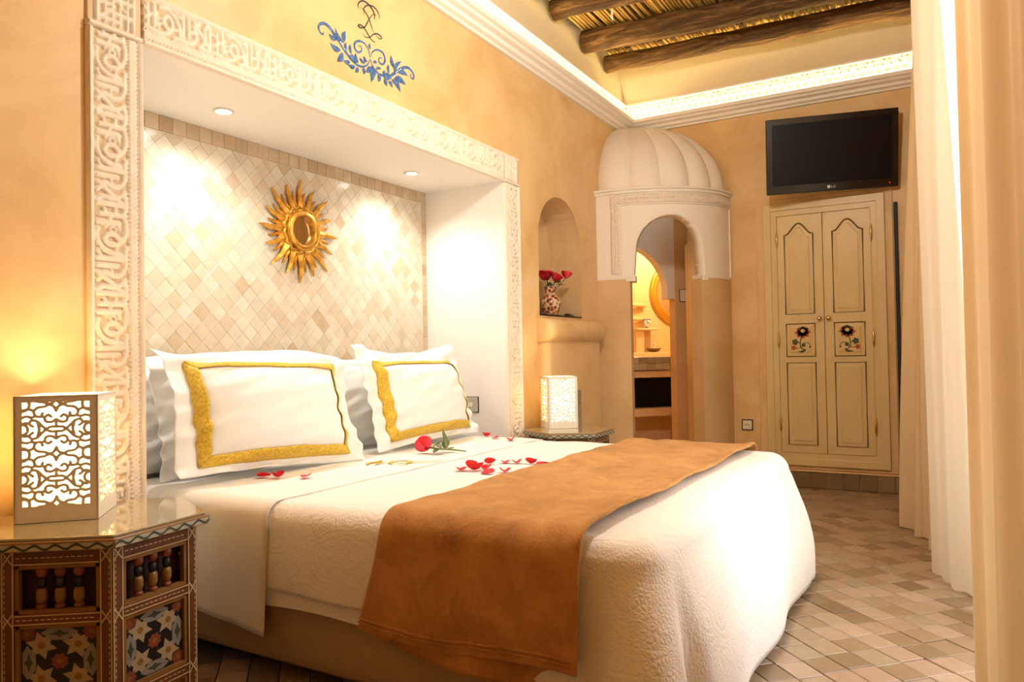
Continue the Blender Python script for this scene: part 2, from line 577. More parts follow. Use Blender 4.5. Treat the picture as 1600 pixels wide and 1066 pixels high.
def marching(F, xs, ys):
    """polygons of the region F > 0"""
    verts, cache, faces = [], {}, []
    ny, nx = F.shape

    def vert(key, x, y):
        if key not in cache:
            cache[key] = len(verts); verts.append((x, y))
        return cache[key]
    pos = F > 0
    act = pos[:-1, :-1] | pos[1:, :-1] | pos[:-1, 1:] | pos[1:, 1:]
    for j, i in zip(*np.nonzero(act)):
        cs = [(j, i), (j, i + 1), (j + 1, i + 1), (j + 1, i)]
        poly = []
        for k in range(4):
            a, b = cs[k], cs[(k + 1) % 4]
            fa, fb = F[a], F[b]
            if fa > 0: poly.append(vert(a, xs[a[1]], ys[a[0]]))
            if (fa > 0) != (fb > 0):
                t = fa / (fa - fb)
                key = (a, b) if a < b else (b, a)
                poly.append(vert(key, xs[a[1]] + t * (xs[b[1]] - xs[a[1]]), ys[a[0]] + t * (ys[b[0]] - ys[a[0]])))
        if len(poly) >= 3: faces.append(tuple(poly))
    return verts, faces


def copy_tree(o, parent=None):
    c = o.copy(); COL.objects.link(c)
    c.parent = parent
    for ch in list(o.children):
        copy_tree(ch, c)
    return c


_r3 = np.random.default_rng(3)
_WV = [( _r3.normal(size=3), _r3.uniform(0, 6.28)) for _ in range(14)]


def wob(x, y, z=0.0, s=1.0):
    """smooth pseudo-noise in about -1..1"""
    t = 0.0
    for (k, p) in _WV[:7]:
        t += math.sin((k[0] * x + k[1] * y + k[2] * z) * s * 2.2 + p)
    return t / 4.0

# ------------------------------------------------------------------ the room shell
from mathutils.geometry import tessellate_polygon


def flat_with_holes(loops, fn):
    vs3 = [[Vector((p[0], p[1], 0)) for p in lp] for lp in loops]
    tris = tessellate_polygon(vs3)
    pts = [p for lp in loops for p in lp]
    return [fn(*p) for p in pts], [tuple(t) for t in tris]


def arch_loop(x0, x1, z0, zs, zt, n=18):
    """arched outline: sill z0, springing zs, crown zt"""
    c, hw = (x0 + x1) / 2, (x1 - x0) / 2
    P = [(x0, z0), (x1, z0)]
    for k in range(n + 1):
        a = PI * k / n
        P.append((c + hw * math.cos(a), zs + (zt - zs) * math.sin(a)))
    return P


VN = (4.55, 5.25, 1.372, 1.93, 2.255)      # vase niche x0,x1,sill,springing,crown
vn_loop = arch_loop(*VN)
wall_loop = [(XB, -.03), (NX0, -.03), (NX0, NZ), (NX1, NZ), (NX1, -.03), (XF - EA + 0.03, -.03), (XF - EA + 0.03, ZD1), (XF, ZD1), (XF, 3.33), (XB, 3.33)]
v, f = flat_with_holes([wall_loop, vn_loop], lambda x, z: (x, W, z))
wall_left = link('wall_left', make_mesh('wall_left', v, f, 'ochre'))
struct(wall_left, 'ochre lime-plaster wall with the bed alcove', 'wall')

# vase niche lining
mb = MB()
D = 0.27
n = len(vn_loop)
mb.add([(x, W, z) for x, z in vn_loop] + [(x, W + D, z) for x, z in vn_loop],
       [(i, (i + 1) % n, n + (i + 1) % n, n + i) for i in range(n)] + [tuple(range(n, 2 * n))])
o = mb.build('niche_lining', ['ochre_pale'], wall_left)
# painted scroll lines on the niche back
mb = MB()
for pts in ([(4.86, 1.98), (4.88, 1.93), (4.87, 1.88), (4.90, 1.85), (4.92, 1.81), (4.90, 1.76), (4.87, 1.745)],
            [(4.86, 1.60), (4.87, 1.54), (4.86, 1.49), (4.89, 1.44), (4.90, 1.41)],
            [(4.80, 2.02), (4.86, 1.98)], [(4.80, 1.70), (4.86, 1.74)]):
    vv, ff = ribbon2d(pts, 0.012, False)
    mb.add([(p[0], W + D - 0.002, p[1]) for p in vv], ff)
mb.build('painted_scroll', ['old_gold'], wall_left)
MB().box((VN[0] + 0.005, W - 0.004, VN[2] - 0.001), (VN[1] - 0.005, W + D - 0.003, VN[2] + 0.012)).build('niche_shelf', ['black'], wall_left, bevel=0.003)

# upper wall above the frieze (leans outward a little) and far wall
mb = MB()
mb.add([(XB, W + 0.015, 3.33), (XF + 0.015, W + 0.015, 3.33), (XF + 0.13, W + 0.13, 3.95), (XB, W + 0.13, 3.95)], [(0, 1, 2, 3)])
mb.build('upper_wall', ['upper'], wall_left)
far_loop = [(YR, -.03), (W - EB + 0.03, -.03), (W - EB + 0.03, ZD1), (W, ZD1), (W, 3.33), (YR, 3.33)]
v, f = flat_with_holes([far_loop], lambda y, z: (XF, y, z))
wall_far = link('wall_far', make_mesh('wall_far', v, f, 'ochre'))
struct(wall_far, 'ochre plaster far wall behind wardrobe and television', 'wall')
mb = MB()
mb.add([(XF + 0.015, YR, 3.33), (XF + 0.015, W + 0.015, 3.33), (XF + 0.13, W + 0.13, 3.95), (XF + 0.13, YR, 3.95)], [(0, 1, 2, 3)])
mb.build('upper_wall', ['upper'], wall_far)

# right wall with the window opening, back wall
WX0, WX1, WZ0, WZ1 = 2.5, 3.75, 0.12, 2.45
v, f = flat_with_holes([[(XB, -.03), (XF, -.03), (XF, 3.95), (XB, 3.95)], [(WX0, WZ0), (WX1, WZ0), (WX1, WZ1), (WX0, WZ1)]], lambda x, z: (x, YR, z))
wall_right = link('wall_right', make_mesh('wall_right', v, f, 'ochre'))
struct(wall_right, 'ochre plaster wall behind the curtains', 'wall')
wall_back = MB().add([(XB, YR, -.03), (XB, W + .1, -.03), (XB, W + .1, 3.95), (XB, YR, 3.95)], [(0, 1, 2, 3)]).build('wall_back', ['ochre'])
struct(wall_back, 'plain ochre plaster wall behind the camera', 'wall')
win = empty('window_1', ((WX0 + WX1) / 2, YR, WZ0)); struct(win, 'tall window hidden behind the curtains', 'window')
fr = MB()
hw = (WX1 - WX0) / 2; hh = WZ1 - WZ0
for a, b in (((-hw, -0.1, 0), (-hw + 0.06, 0.0, hh)), ((hw - 0.06, -0.1, 0), (hw, 0.0, hh)), ((-0.035, -0.08, 0), (0.035, -0.02, hh)),
             ((-hw, -0.1, 0), (hw, 0.0, 0.06)), ((-hw, -0.1, hh - 0.06), (hw, 0.0, hh))):
    fr.box(a, b)
fr.build('window_frame', ['cream_paint'], win)
mg = bpy.data.materials.new('clear_pane'); mg.use_nodes = True
_nt = mg.node_tree; _nt.nodes.remove(_nt.nodes['Principled BSDF'])
_t = _nt.nodes.new('ShaderNodeBsdfTransparent'); _g = _nt.nodes.new('ShaderNodeBsdfGlossy'); _x = _nt.nodes.new('ShaderNodeMixShader')
_g.inputs['Roughness'].default_value = 0.02; _x.inputs[0].default_value = 0.06
_nt.links.new(_t.outputs[0], _x.inputs[1]); _nt.links.new(_g.outputs[0], _x.inputs[2]); _nt.links.new(_x.outputs[0], _nt.nodes['Material Output'].inputs[0])
M['pane'] = mg
for x0, x1 in ((-hw + 0.06, -0.035), (0.035, hw - 0.06)):
    MB().box((x0, -0.055, 0.06), (x1, -0.05, hh - 0.06)).build('pane', ['pane'], win)

# ---- floor
floor = MB().add([(XB, YR, -0.012), (XF + 0.3, YR, -0.012), (XF + 0.3, W + 0.7, -0.012), (XB, W + 0.7, -0.012)], [(0, 1, 2, 3)]).build('floor', ['floor_grout'])
struct(floor, 'terracotta tile floor laid on the diagonal', 'floor')


def tile_verts(w, h, t, ch):
    x, y = w / 2, h / 2
    return [(-x, -y, 0), (x, -y, 0), (x, y, 0), (-x, y, 0), (-x, -y, t - ch), (x, -y, t - ch), (x, y, t - ch), (-x, y, t - ch),
            (-x + ch, -y + ch, t), (x - ch, -y + ch, t), (x - ch, y - ch, t), (-x + ch, y - ch, t)]


TILE_F = [(0, 1, 5, 4), (1, 2, 6, 5), (2, 3, 7, 6), (3, 0, 4, 7), (4, 5, 9, 8), (5, 6, 10, 9), (6, 7, 11, 10), (7, 4, 8, 11), (8, 9, 10, 11)]
TL, TW = 0.122, 0.105
tv = tile_verts(TL - 0.004, TW - 0.004, 0.012, 0.0022)
floor_tile = make_mesh('floor_tile', tv, TILE_F, 'bej_o')
cand = []
c45 = math.sqrt(0.5)
for i in range(-60, 80):
    sh = (i * 0.37 % 1.0) * 0.02
    for j in range(-60, 70):
        a, b = i * TW, j * TL + sh
        x, y = 3.5 + (b + a) * c45, 0.5 + (b - a) * c45
        if not (0.3 < x < XF - 0.03 and YR + 0.05 < y < W - 0.05): continue
        if 1.95 < x < 3.6 and y > 0.85: continue
        ang = math.degrees(math.atan2(y, x))
        seen = -5.5 < ang < 14 and (y < 0.62 or x > 3.75) and x > 2.1
        cand.append((0 if seen else 1, math.hypot(x, y), x, y))
cand.sort()
stuff = MB()
for k, (sn, dd, x, y) in enumerate(cand):
    rz = PI / 4 + rng.normal(0, 0.008)
    dz = -0.012 + rng.normal(0, 0.0008)
    rx, ry = rng.normal(0, 0.004, 2)
    if sn == 0 and k < 300:
        link('floor_tile', floor_tile, floor, (x, y, dz), (rx, ry, rz))
    else:
        mt = Matrix.Translation((x, y, dz)) @ Matrix.Rotation(rz, 4, 'Z')
        stuff.add([tuple(mt @ Vector(p)) for p in tv], TILE_F)
o = stuff.build('floor_tile_field', ['bej_s'], floor); o['kind'] = 'stuff'

# far skirting: one row of tiles
bb = empty('baseboard_far', (XF, 0.5, 0)); struct(bb, 'row of brown skirting tiles under the wardrobe', 'baseboard')
bt = make_mesh('skirting_tile', [(-p[2], p[0], p[1]) for p in tile_verts(0.117, 0.125, 0.016, 0.003)], [t[::-1] for t in TILE_F], 'bej_base')
y = YR + 0.06 - 0.5
while y < W - EB - 0.5:
    link('skirting_tile', bt, bb, (0.0, y, 0.064 + rng.normal(0, 0.001)), (rng.normal(0, 0.006), 0, 0))
    y += 0.1215
MB().box((-0.022, YR - 0.5, 0.127), (0.0, W - EB - 0.5, 0.142)).build('skirting_ledge', ['ochre'], bb, bevel=0.006)

# ---- bed alcove
mb = MB()
mb.add([(NX0, W, 0), (NX0, NY, 0), (NX0, NY, NZ), (NX0, W, NZ)], [(0, 1, 2, 3)])
mb.add([(NX1, W, 0), (NX1, NY, 0), (NX1, NY, NZ), (NX1, W, NZ)], [(3, 2, 1, 0)])
mb.add([(NX0, W, NZ), (NX1, W, NZ), (NX1, NY, NZ), (NX0, NY, NZ)], [(0, 1, 2, 3)])
mb.build('alcove_lining', ['white'], wall_left)
MB().add([(NX0, NY - 0.0055, 0), (NX1, NY - 0.0055, 0), (NX1, NY - 0.0055, NZ), (NX0, NY - 0.0055, NZ)], [(0, 1, 2, 3)]).build('tile_grout', ['grout'], wall_left)
ts = 0.0665
dv = [(p[0], -p[2], p[1]) for p in tile_verts(ts - 0.0009, ts - 0.0009, 0.008, 0.0004)]
dm = make_mesh('zellige_tile', dv, TILE_F, 'zel_o')
stuff = MB()
x_lo, x_hi, z_lo, z_hi = NX0, NX1 - 0.05, 0.3, NZ - 0.075


def clip(poly, ax, lim, keep_less):
    out = []
    for i in range(len(poly)):
        a, b = poly[i], poly[(i + 1) % len(poly)]
        ia, ib = (a[ax] <= lim) == keep_less, (b[ax] <= lim) == keep_less
        if ia: out.append(a)
        if ia != ib:
            t = (lim - a[ax]) / (b[ax] - a[ax])
            out.append((a[0] + t * (b[0] - a[0]), a[1] + t * (b[1] - a[1])))
    return out


diag = ts * math.sqrt(2)
tl = []
for i in range(-2, 60):
    for j in range(-2, 90):
        cx = x_lo + i * diag + (diag / 2 if j % 2 else 0)
        cz = z_hi - 0.01 - j * diag / 2
        h = diag / 2
        if cx + h < x_lo or cx - h > x_hi or cz - h > z_hi or cz + h < z_lo: continue
        full = cx - h >= x_lo and cx + h <= x_hi and cz + h <= z_hi
        tl.append((0 if (full and cz > 1.0 and cx > 1.93) else 1, math.hypot(cx, NY), cx, cz, full))
tl.sort()
for k, (sn, dd, cx, cz, full) in enumerate(tl):
    tx, tz = rng.normal(0, 0.009, 2)
    rot = (tx, PI / 4 + rng.normal(0, 0.012), tz)
    if sn == 0 and k < 300:
        link('zellige_tile', dm, wall_left, (cx, NY, cz), rot)
    elif full:
        mt = Matrix.Translation((cx, NY, cz)) @ Matrix.Rotation(tz, 4, 'Z') @ Matrix.Rotation(rot[1], 4, 'Y') @ Matrix.Rotation(tx, 4, 'X')
        stuff.add([tuple(mt @ Vector(p)) for p in dv], TILE_F)
    else:
        h = diag / 2 - 0.001
        poly = [(cx - h, cz), (cx, cz - h), (cx + h, cz), (cx, cz + h)]
        for ax, lim, less in ((0, x_lo, False), (0, x_hi, True), (1, z_hi, True), (1, z_lo, False)):
            if poly: poly = clip(poly, ax, lim, less)
        if len(poly) >= 3:
            m_ = len(poly)
            stuff.add([(p[0], NY, p[1]) for p in poly] + [(p[0], NY - 0.008, p[1]) for p in poly],
                      [tuple(range(m_, 2 * m_))] + [(q, (q + 1) % m_, m_ + (q + 1) % m_, m_ + q) for q in range(m_)])
o = stuff.build('zellige_tile_field', ['zel_s'], wall_left); o['kind'] = 'stuff'
# border rows
bs = 0.07
bmesh_top = make_mesh('border_tile', [(p[0], -p[2], p[1]) for p in tile_verts(bs - 0.002, 0.071, 0.009, 0.002)], TILE_F, 'zel_border')
bmesh_side = make_mesh('border_tile_side', [(p[0], -p[2], p[1]) for p in tile_verts(0.046, bs - 0.002, 0.009, 0.002)], TILE_F, 'zel_border')
k = 0
while NX0 + (k + 0.5) * bs < NX1:
    link('border_tile', bmesh_top, wall_left, (NX0 + (k + 0.5) * bs, NY, NZ - 0.037), (rng.normal(0, 0.01), 0, rng.normal(0, 0.01))); k += 1
z = NZ - 0.075 - bs / 2
while z > 0.95:
    link('border_tile', bmesh_side, wall_left, (NX1 - 0.025, NY, z), (rng.normal(0, 0.01), 0, rng.normal(0, 0.01))); z -= bs

# ---- carved plaster frame around the alcove
def calligraphy(P):
    hw = 0.040
    S = []
    # tall letters
    for u0, v0, v1 in ((.10, .36, .80), (.24, .46, .84), (.86, .36, .84), (.98, .50, .84), (1.46, .40, .84)):
        S += poly_segs([(u0, v0), (u0, v1)], hw)
    S += poly_segs([(.10, .38), (.26, .34), (.44, .36), (.58, .46), (.62, .62), (.54, .72), (.44, .66), (.44, .54), (.56, .44)], hw, 4)
    S += poly_segs([(.36, .84), (.50, .86), (.66, .78), (.76, .62), (.78, .44)], hw, 4)
    S += poly_segs([(.66, .34), (.78, .36), (.98, .36), (1.12, .44), (1.16, .58), (1.10, .72), (1.22, .84)], hw, 4)
    S += poly_segs([(1.10, .84), (1.24, .66), (1.36, .52), (1.46, .36)], hw, 4)
    S += poly_segs([(1.22, .36), (1.30, .44), (1.36, .58), (1.34, .74), (1.40, .86)], hw, 4)
    S += poly_segs([(1.28, .36), (1.46, .34), (1.60, .38)], hw, 3)
    S += arc_segs(.36, .58, .055, 0, 360, .018, 8) + arc_segs(.90, .22, .0, 0, 10, .03, 1)
    S += poly_segs([(.14, .62), (.30, .70)], .03) + poly_segs([(.64, .50), (.84, .56)], .03) + poly_segs([(.98, .62), (1.10, .60)], .03) + poly_segs([(.0, .52), (.08, .56)], .03) + poly_segs([(0, .74), (.1, .70)], .03)
    S += poly_segs([(.24, .50), (.34, .46)], .03) + poly_segs([(.72, .84), (.86, .78)], .03)
    k = 0.0
    while k < P - 0.01:                                   # chain along the inner edge
        S += poly_segs([(k, .14), (k + P / 20, .27), (k + P / 10, .14)], .027)
        S += poly_segs([(k, .27), (k + P / 20, .14), (k + P / 10, .27)], .027)
        k += P / 10
    return S + [(s[0] + d, s[1], s[2] + d, s[3], s[4]) for s in S for d in (-P, P)]


def kufic(P):
    hw = 0.036
    S = []
    for k in (0.18, 0.32, 0.46, 0.60, 0.74, 0.86):
        S += poly_segs([(k, .16), (k, .86)], hw if k in (.18, .86) else .022)
    for a, b, c in ((.18, .6, .22), (.32, .86, .36), (.18, .46, .5), (.46, .86, .62), (.18, .74, .76), (.3, .86, .86)):
        S += poly_segs([(a, c), (b, c)], hw)
    S += poly_segs([(.2, .2), (.5, .5)], .02) + poly_segs([(.86, .3), (.55, .6)], .02)
    return S


def lace(P):
    hw = 0.05
    S = poly_segs([(0, .1), (P / 2, .95), (P, .1)], hw) + poly_segs([(0, .95), (P / 2, .1), (P, .95)], hw)
    S += arc_segs(P / 2, .53, .17, 0, 360, hw, 12) + arc_segs(0, .53, .15, -90, 90, hw, 8) + arc_segs(P, .53, .15, 90, 270, hw, 8)
    S += arc_segs(0, 1.0, .22, 270, 360, hw, 5) + arc_segs(P, 1.0, .22, 180, 270, hw, 5) + arc_segs(P / 2, .0, .22, 0, 180, hw, 6)
    return S


def relief(length, width, P, segs, place, name, parent, res=0.004, depth=0.009, fillet=0.09, rim=0.022, material='carved'):
    """carved band: u along, v across, real relief. place(u, v, h) -> xyz"""
    nu = max(8, int(length / res)); nv = max(10, int(width / res))
    us = np.linspace(0, length, nu); vv = np.linspace(0, width, nv)
    U, V = np.meshgrid(us / width % P, vv / width)
    d = seg_dist(U, V, segs)
    H = np.clip(0.5 - d / 0.030, 0, 1); H = H * H * (3 - 2 * H) * depth + max(rim - depth - 0.004, 0.003)
    if fillet:
        e = np.minimum(V, 1 - V)
        H = np.where(e < fillet, rim - 0.003, H)
        H = np.where(e < fillet * 0.66, rim - 0.009, H)
        H = np.where(e < fillet * 0.5, rim, H)
    H[0, :] = 0; H[-1, :] = 0
    H[:, 0] = 0 if fillet else H[:, 0]; H[:, -1] = 0 if fillet else H[:, -1]
    verts = [place(us[i], vv[j], H[j, i]) for j in range(nv) for i in range(nu)]
    I, J = np.meshgrid(np.arange(nu - 1), np.arange(nv - 1))
    a = (J * nu + I).ravel()
    faces = np.stack([a, a + 1, a + nu + 1, a + nu], 1)
    Hf = (H[:-1, :-1] + H[1:, 1:] + H[:-1, 1:] + H[1:, :-1]) / 4
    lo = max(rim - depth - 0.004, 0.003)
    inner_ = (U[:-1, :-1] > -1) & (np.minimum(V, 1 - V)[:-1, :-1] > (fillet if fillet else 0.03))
    mi = ((Hf < lo + 0.25 * depth) & inner_).astype(np.int32).ravel()  # low faces take the darker tan, shading painted between the strokes
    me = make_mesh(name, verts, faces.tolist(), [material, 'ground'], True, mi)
    return link(name, me, parent)


frame = empty('trim_1', (2.8, W, 0)); struct(frame, 'carved white plaster frame around the bed alcove', 'trim')
frame_off = Vector((2.8, W, 0))
fw = NX0 - FX0
sub = lambda x, y, z: (x - 2.8, y - W, z)
cal = calligraphy(1.54)
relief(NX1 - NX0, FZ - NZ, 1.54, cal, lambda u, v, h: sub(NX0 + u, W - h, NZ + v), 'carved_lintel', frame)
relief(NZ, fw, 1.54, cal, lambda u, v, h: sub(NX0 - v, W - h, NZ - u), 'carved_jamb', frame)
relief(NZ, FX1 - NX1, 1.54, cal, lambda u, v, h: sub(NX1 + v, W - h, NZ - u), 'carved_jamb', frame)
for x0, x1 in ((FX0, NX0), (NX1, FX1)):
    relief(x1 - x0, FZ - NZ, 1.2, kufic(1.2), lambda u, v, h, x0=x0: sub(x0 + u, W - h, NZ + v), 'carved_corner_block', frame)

# recessed downlights in the alcove ceiling
for k, x in enumerate((2.20, 3.56)):
    dl = empty('recessed_downlight', (x, 2.745, NZ))
    tag(dl, ('round recessed downlight in alcove ceiling nearer the lantern on the near table', 'round recessed downlight in alcove ceiling on the wardrobe side')[k], 'ceiling light', 'alcove downlights')
    MB().lathe([(0.030, -0.001), (0.044, -0.001), (0.046, -0.004), (0.042, -0.008), (0.032, -0.006), (0.030, -0.001)], 24, cap=False).build('bezel', ['plate_white'], dl, True)
    MB().lathe([(0.0, -0.004), (0.030, -0.003)], 24, cap=False).build('lens', ['spot_glow'], dl)
    s = light('downlight_beam', 'SPOT', (0, 0, -0.02), 20.0, (1.0, 0.98, 0.94), spot_size=math.radians(150), spot_blend=0.9, shadow_soft_size=0.03)
    s.parent = dl

# ---- cornice with light cove, friezes
prof = [(0, ZC), (0.028, ZC), (0.034, ZC + .014), (0.058, ZC + .022), (0.066, ZC + .042), (0.098, ZC + .052), (0.108, ZC + .066), (0.128, ZC + .072), (0.132, ZC + .10), (0.118, ZC + .10), (0.114, ZC + .075), (0.0, ZC + .075)]


def cornice(name, label, along_x):
    c = empty(name, (XF, W, ZC)); struct(c, label, 'trim')
    mb = MB(); v = []; n = len(prof)
    for end in (0, 1):
        for p, z in prof:
            if along_x: v.append(((XB - XF) if not end else -p, -p, z - ZC))
            else: v.append((-p, (YR - W) if not end else -p, z - ZC))
    f = [(i, i + 1, n + i + 1, n + i) for i in range(n - 1)]
    if not along_x: f = [q[::-1] for q in f]
    mb.add(v, f)
    mb.build('cornice_moulding', ['drum'], c)
    led = MB()
    if along_x: led.tube([(XB - XF + .1, -0.092, 0.088), (-0.10, -0.092, 0.088)], 0.007, 6)
    else: led.tube([(-0.092, YR - W + .05, 0.088), (-0.092, -0.10, 0.088)], 0.007, 6)
    led.build('light_rope', ['led'], c)
    return c


corn_l = cornice('trim_2', 'white moulded cornice with hidden light along the bed wall', True)
corn_f = cornice('trim_3', 'white moulded cornice with hidden light along the far wall', False)
lc = lace(0.62)
z0, z1 = ZC + .075, 3.315
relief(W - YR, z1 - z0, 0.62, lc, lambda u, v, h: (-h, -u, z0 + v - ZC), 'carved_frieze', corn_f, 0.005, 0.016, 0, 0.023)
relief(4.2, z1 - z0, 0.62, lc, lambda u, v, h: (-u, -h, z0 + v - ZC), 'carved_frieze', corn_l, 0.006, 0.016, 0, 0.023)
for c, ax in ((corn_l, True), (corn_f, False)):
    mb = MB()
    a = 3.305 - ZC
    if ax: mb.box((XB - XF, -0.03, a), (0, 0.03, a + 0.012)).box((XB - XF, -0.018, a + 0.012), (0, 0.03, a + 0.03))
    else: mb.box((-0.03, YR - W, a), (0.03, 0, a + 0.012)).box((-0.018, YR - W, a + 0.012), (0.03, 0, a + 0.03))
    mb.build('frieze_moulding', ['drum'], c, bevel=0.004)

# ---- ceiling: slab, poles and reeds
ceiling = MB().add([(XB, YR, 3.9), (XF + .2, YR, 3.9), (XF + .2, W + .2, 3.9), (XB, W + .2, 3.9)], [(3, 2, 1, 0)]).build('ceiling', ['beam'])
struct(ceiling, 'rustic ceiling of reeds laid over round wooden beams', 'ceiling')
for k, (xa, xb, z, r) in enumerate(((5.95, 6.11, 3.60, 0.076), (5.50, 5.66, 3.625, 0.088), (4.93, 5.05, 3.69, 0.085), (4.45, 4.52, 3.68, 0.085), (3.9, 3.95, 3.68, 0.085), (3.3, 3.35, 3.68, 0.085),
                                     (2.7, 2.7, 3.68, .085), (2.1, 2.1, 3.68, .085), (1.5, 1.5, 3.68, .085), (.9, .9, 3.68, .085), (.2, .2, 3.68, .085), (-.6, -.6, 3.68, .085))):
    pts, rs = [], []
    nseg = 22
    for i in range(nseg + 1):
        t = i / nseg
        y = W + 0.04 + (YR - W - 0.06) * t
        pts.append((xa + (xb - xa) * t + 0.015 * wob(k * 3.1, t * 4), y, z + 0.012 * wob(k * 1.7 + 5, t * 3)))
        rs.append(r * (1 + 0.08 * wob(k * 2.3 + 9, t * 7)))
    MB().tube(pts, rs, 14).build('beam', ['beam'], ceiling, True)
reed = make_mesh('reed', *(lambda b: (b.v, b.f))(MB().tube([(0, 0, 0), (0.7, 0, 0.004), (1.4, 0.0, 0), (2.3, 0, 0.003)], [0.0105, 0.011, 0.0105, 0.0095], 7)), 'reed', True)
y = W + 0.03
while y > YR + 0.05:
    o = link('reed', reed, ceiling, (4.0 + rng.normal(0, 0.01), y, 3.735 + rng.normal(0, 0.006)), (rng.uniform(0, 3), rng.normal(0, 0.002), rng.normal(0, 0.006)))
    y -= 0.0185 + rng.uniform(0, 0.007)
MB().box((XB, YR, 3.75), (4.0, W + .1, 3.76)).build('reed_mat', ['reed'], ceiling)

# ---- corner drum with arched doorway and melon dome
drum = empty('wall_corner', (XF, W, 0)); struct(drum, 'white domed corner porch with arched bathroom doorway', 'doorway')


def ell(t, off=0.0):
    """t in degrees from the bed wall; off > 0 towards the room"""
    a = math.radians(t)
    x, y = -EA * math.cos(a), -EB * math.sin(a)
    nx, ny = math.cos(a) / EA, math.sin(a) / EB
    L = math.hypot(nx, ny)
    return x - nx / L * off, y - ny / L * off


tt = np.linspace(0, 90, 181)
zz = np.linspace(ZD0, ZD1 - 0.02, 97)
T, Z = np.meshgrid(tt, zz)
arcl = 0.01466                                   # metres per degree near the middle
TC, HW, ZS, ZTOP = 40.0, 19.3, 1.92, 2.20
q = (T - TC) * arcl
Rw = HW * arcl
dtop = 1 - np.sqrt((q / Rw) ** 2 + (np.maximum(Z - ZS, 0) / (ZTOP - ZS)) ** 2)
F_ = -dtop * Rw
narrow = np.clip((ZS - Z) / 0.2, 0, 1) * 0.018   # corbels widen the opening downwards
F_ = F_ - narrow
vv, ff = marching(F_, tt, zz)
o = link('arched_panel', make_mesh('arched_panel', [(*ell(p[0]), p[1]) for p in vv], ff, 'drum', True), drum)
solid(o, 0.13, -1.0 if True else 1)
for (ta, tb, nm) in ((0, 17.5, 'column'), (57.6, 90, 'column')):
    mb = MB(); us = np.linspace(ta, tb, 12)
    ring = [ell(t) for t in us] + [ell(t, -0.15) for t in us[::-1]]
    mb.prism([(p[0], p[1]) for p in ring], 0.0, ZD0)
    mb.build(nm, ['ochre_pale'], drum)
for ta, tb in ((15.5, 20.5), (58.2, 62)):         # corbels under the arch ends
    mb = MB()
    us = np.linspace(ta, tb, 5)
    for z0_, z1_, of in ((ZD0 - 0.02, ZD0 + 0.012, 0.012), (ZD0 + 0.012, ZD0 + 0.03, 0.005)):
        ring = [ell(t, of) for t in us] + [ell(t, -0.14) for t in us[::-1]]
        mb.prism(ring, z0_, z1_)
    mb.build('corbel', ['drum'], drum, bevel=0.004)
# cap ring under the dome
mb = MB()
us = np.linspace(0, 90, 46)
for z0_, z1_, of in ((ZD1 - 0.03, ZD1 - 0.006, 0.016), (ZD1 - 0.006, ZD1 + 0.014, 0.026)):
    mb.prism([ell(t, of) for t in us] + [(0, -EB - of), (0, 0), (-EA - of, 0)], z0_, z1_)
mb.build('cap_ring', ['drum'], drum, bevel=0.006)
# carved bands
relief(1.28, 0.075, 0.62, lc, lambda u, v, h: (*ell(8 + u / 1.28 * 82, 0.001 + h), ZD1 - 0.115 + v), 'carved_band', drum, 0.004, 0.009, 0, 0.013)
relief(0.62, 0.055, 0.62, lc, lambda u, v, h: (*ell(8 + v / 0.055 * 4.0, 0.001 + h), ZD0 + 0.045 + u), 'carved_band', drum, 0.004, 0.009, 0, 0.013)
mb = MB()
for z0_ in (ZD1 - 0.125,):
    us2 = np.linspace(13, 90, 40)
    mb.prism([ell(t, 0.012) for t in us2] + [ell(t, -0.01) for t in us2[::-1]], z0_, z0_ + 0.01)
for t0 in (13.0,):
    mb.prism([ell(t0, 0.012), ell(t0 + .8, 0.012), ell(t0 + .8, -0.01), ell(t0, -0.01)], ZD0 + 0.02, ZD1 - 0.115)
mb.prism([ell(87.4, 0.012), ell(88.2, 0.012), ell(88.2, -0.01), ell(87.4, -0.01)], ZD0 + 0.02, ZD1 - 0.115)
mb.build('band_moulding', ['drum'], drum)
# melon dome
NG = 10


def dome(t, ph):
    a = math.radians(t)
    g = abs(math.sin(a * 2 * NG / 2))
    k = (math.cos(ph) ** 0.9) * (1 + 0.06 * g ** 0.7 * min(1, (PI / 2 - ph) * 2.2)) * 0.93
    return (-EA * math.cos(a) * k, -EB * math.sin(a) * k, ZD1 + 0.012 + 0.665 * math.sin(ph))


MB().grid(dome, np.linspace(0, 90, 141), np.linspace(0, PI / 2 - 0.02, 34)).build('melon_dome', ['drum'], drum, True)
# inside of the porch: ceiling
MB().prism([ell(t, -0.12) for t in np.linspace(0, 90, 20)] + [(0, 0)], ZD1 - 0.03, ZD1 - 0.02).build('porch_ceiling', ['drum'], drum)

# ---- bathroom beyond, turned 45 degrees: s along the passage, q to the right
BO = Vector((5.77, 1.77, 0)); BA = Vector((c45, c45, 0)); BR = Vector((c45, -c45, 0))
bathM = Matrix(((BR.x, BA.x, 0, BO.x), (BR.y, BA.y, 0, BO.y), (0, 0, 1, 0), (0, 0, 0, 1)))   # local (q, s, z)
ROTB = -PI / 4


def bempty(name, q_, s_, z_):
    p = bathM @ Vector((q_, s_, z_))
    return empty(name, p, ROTB)


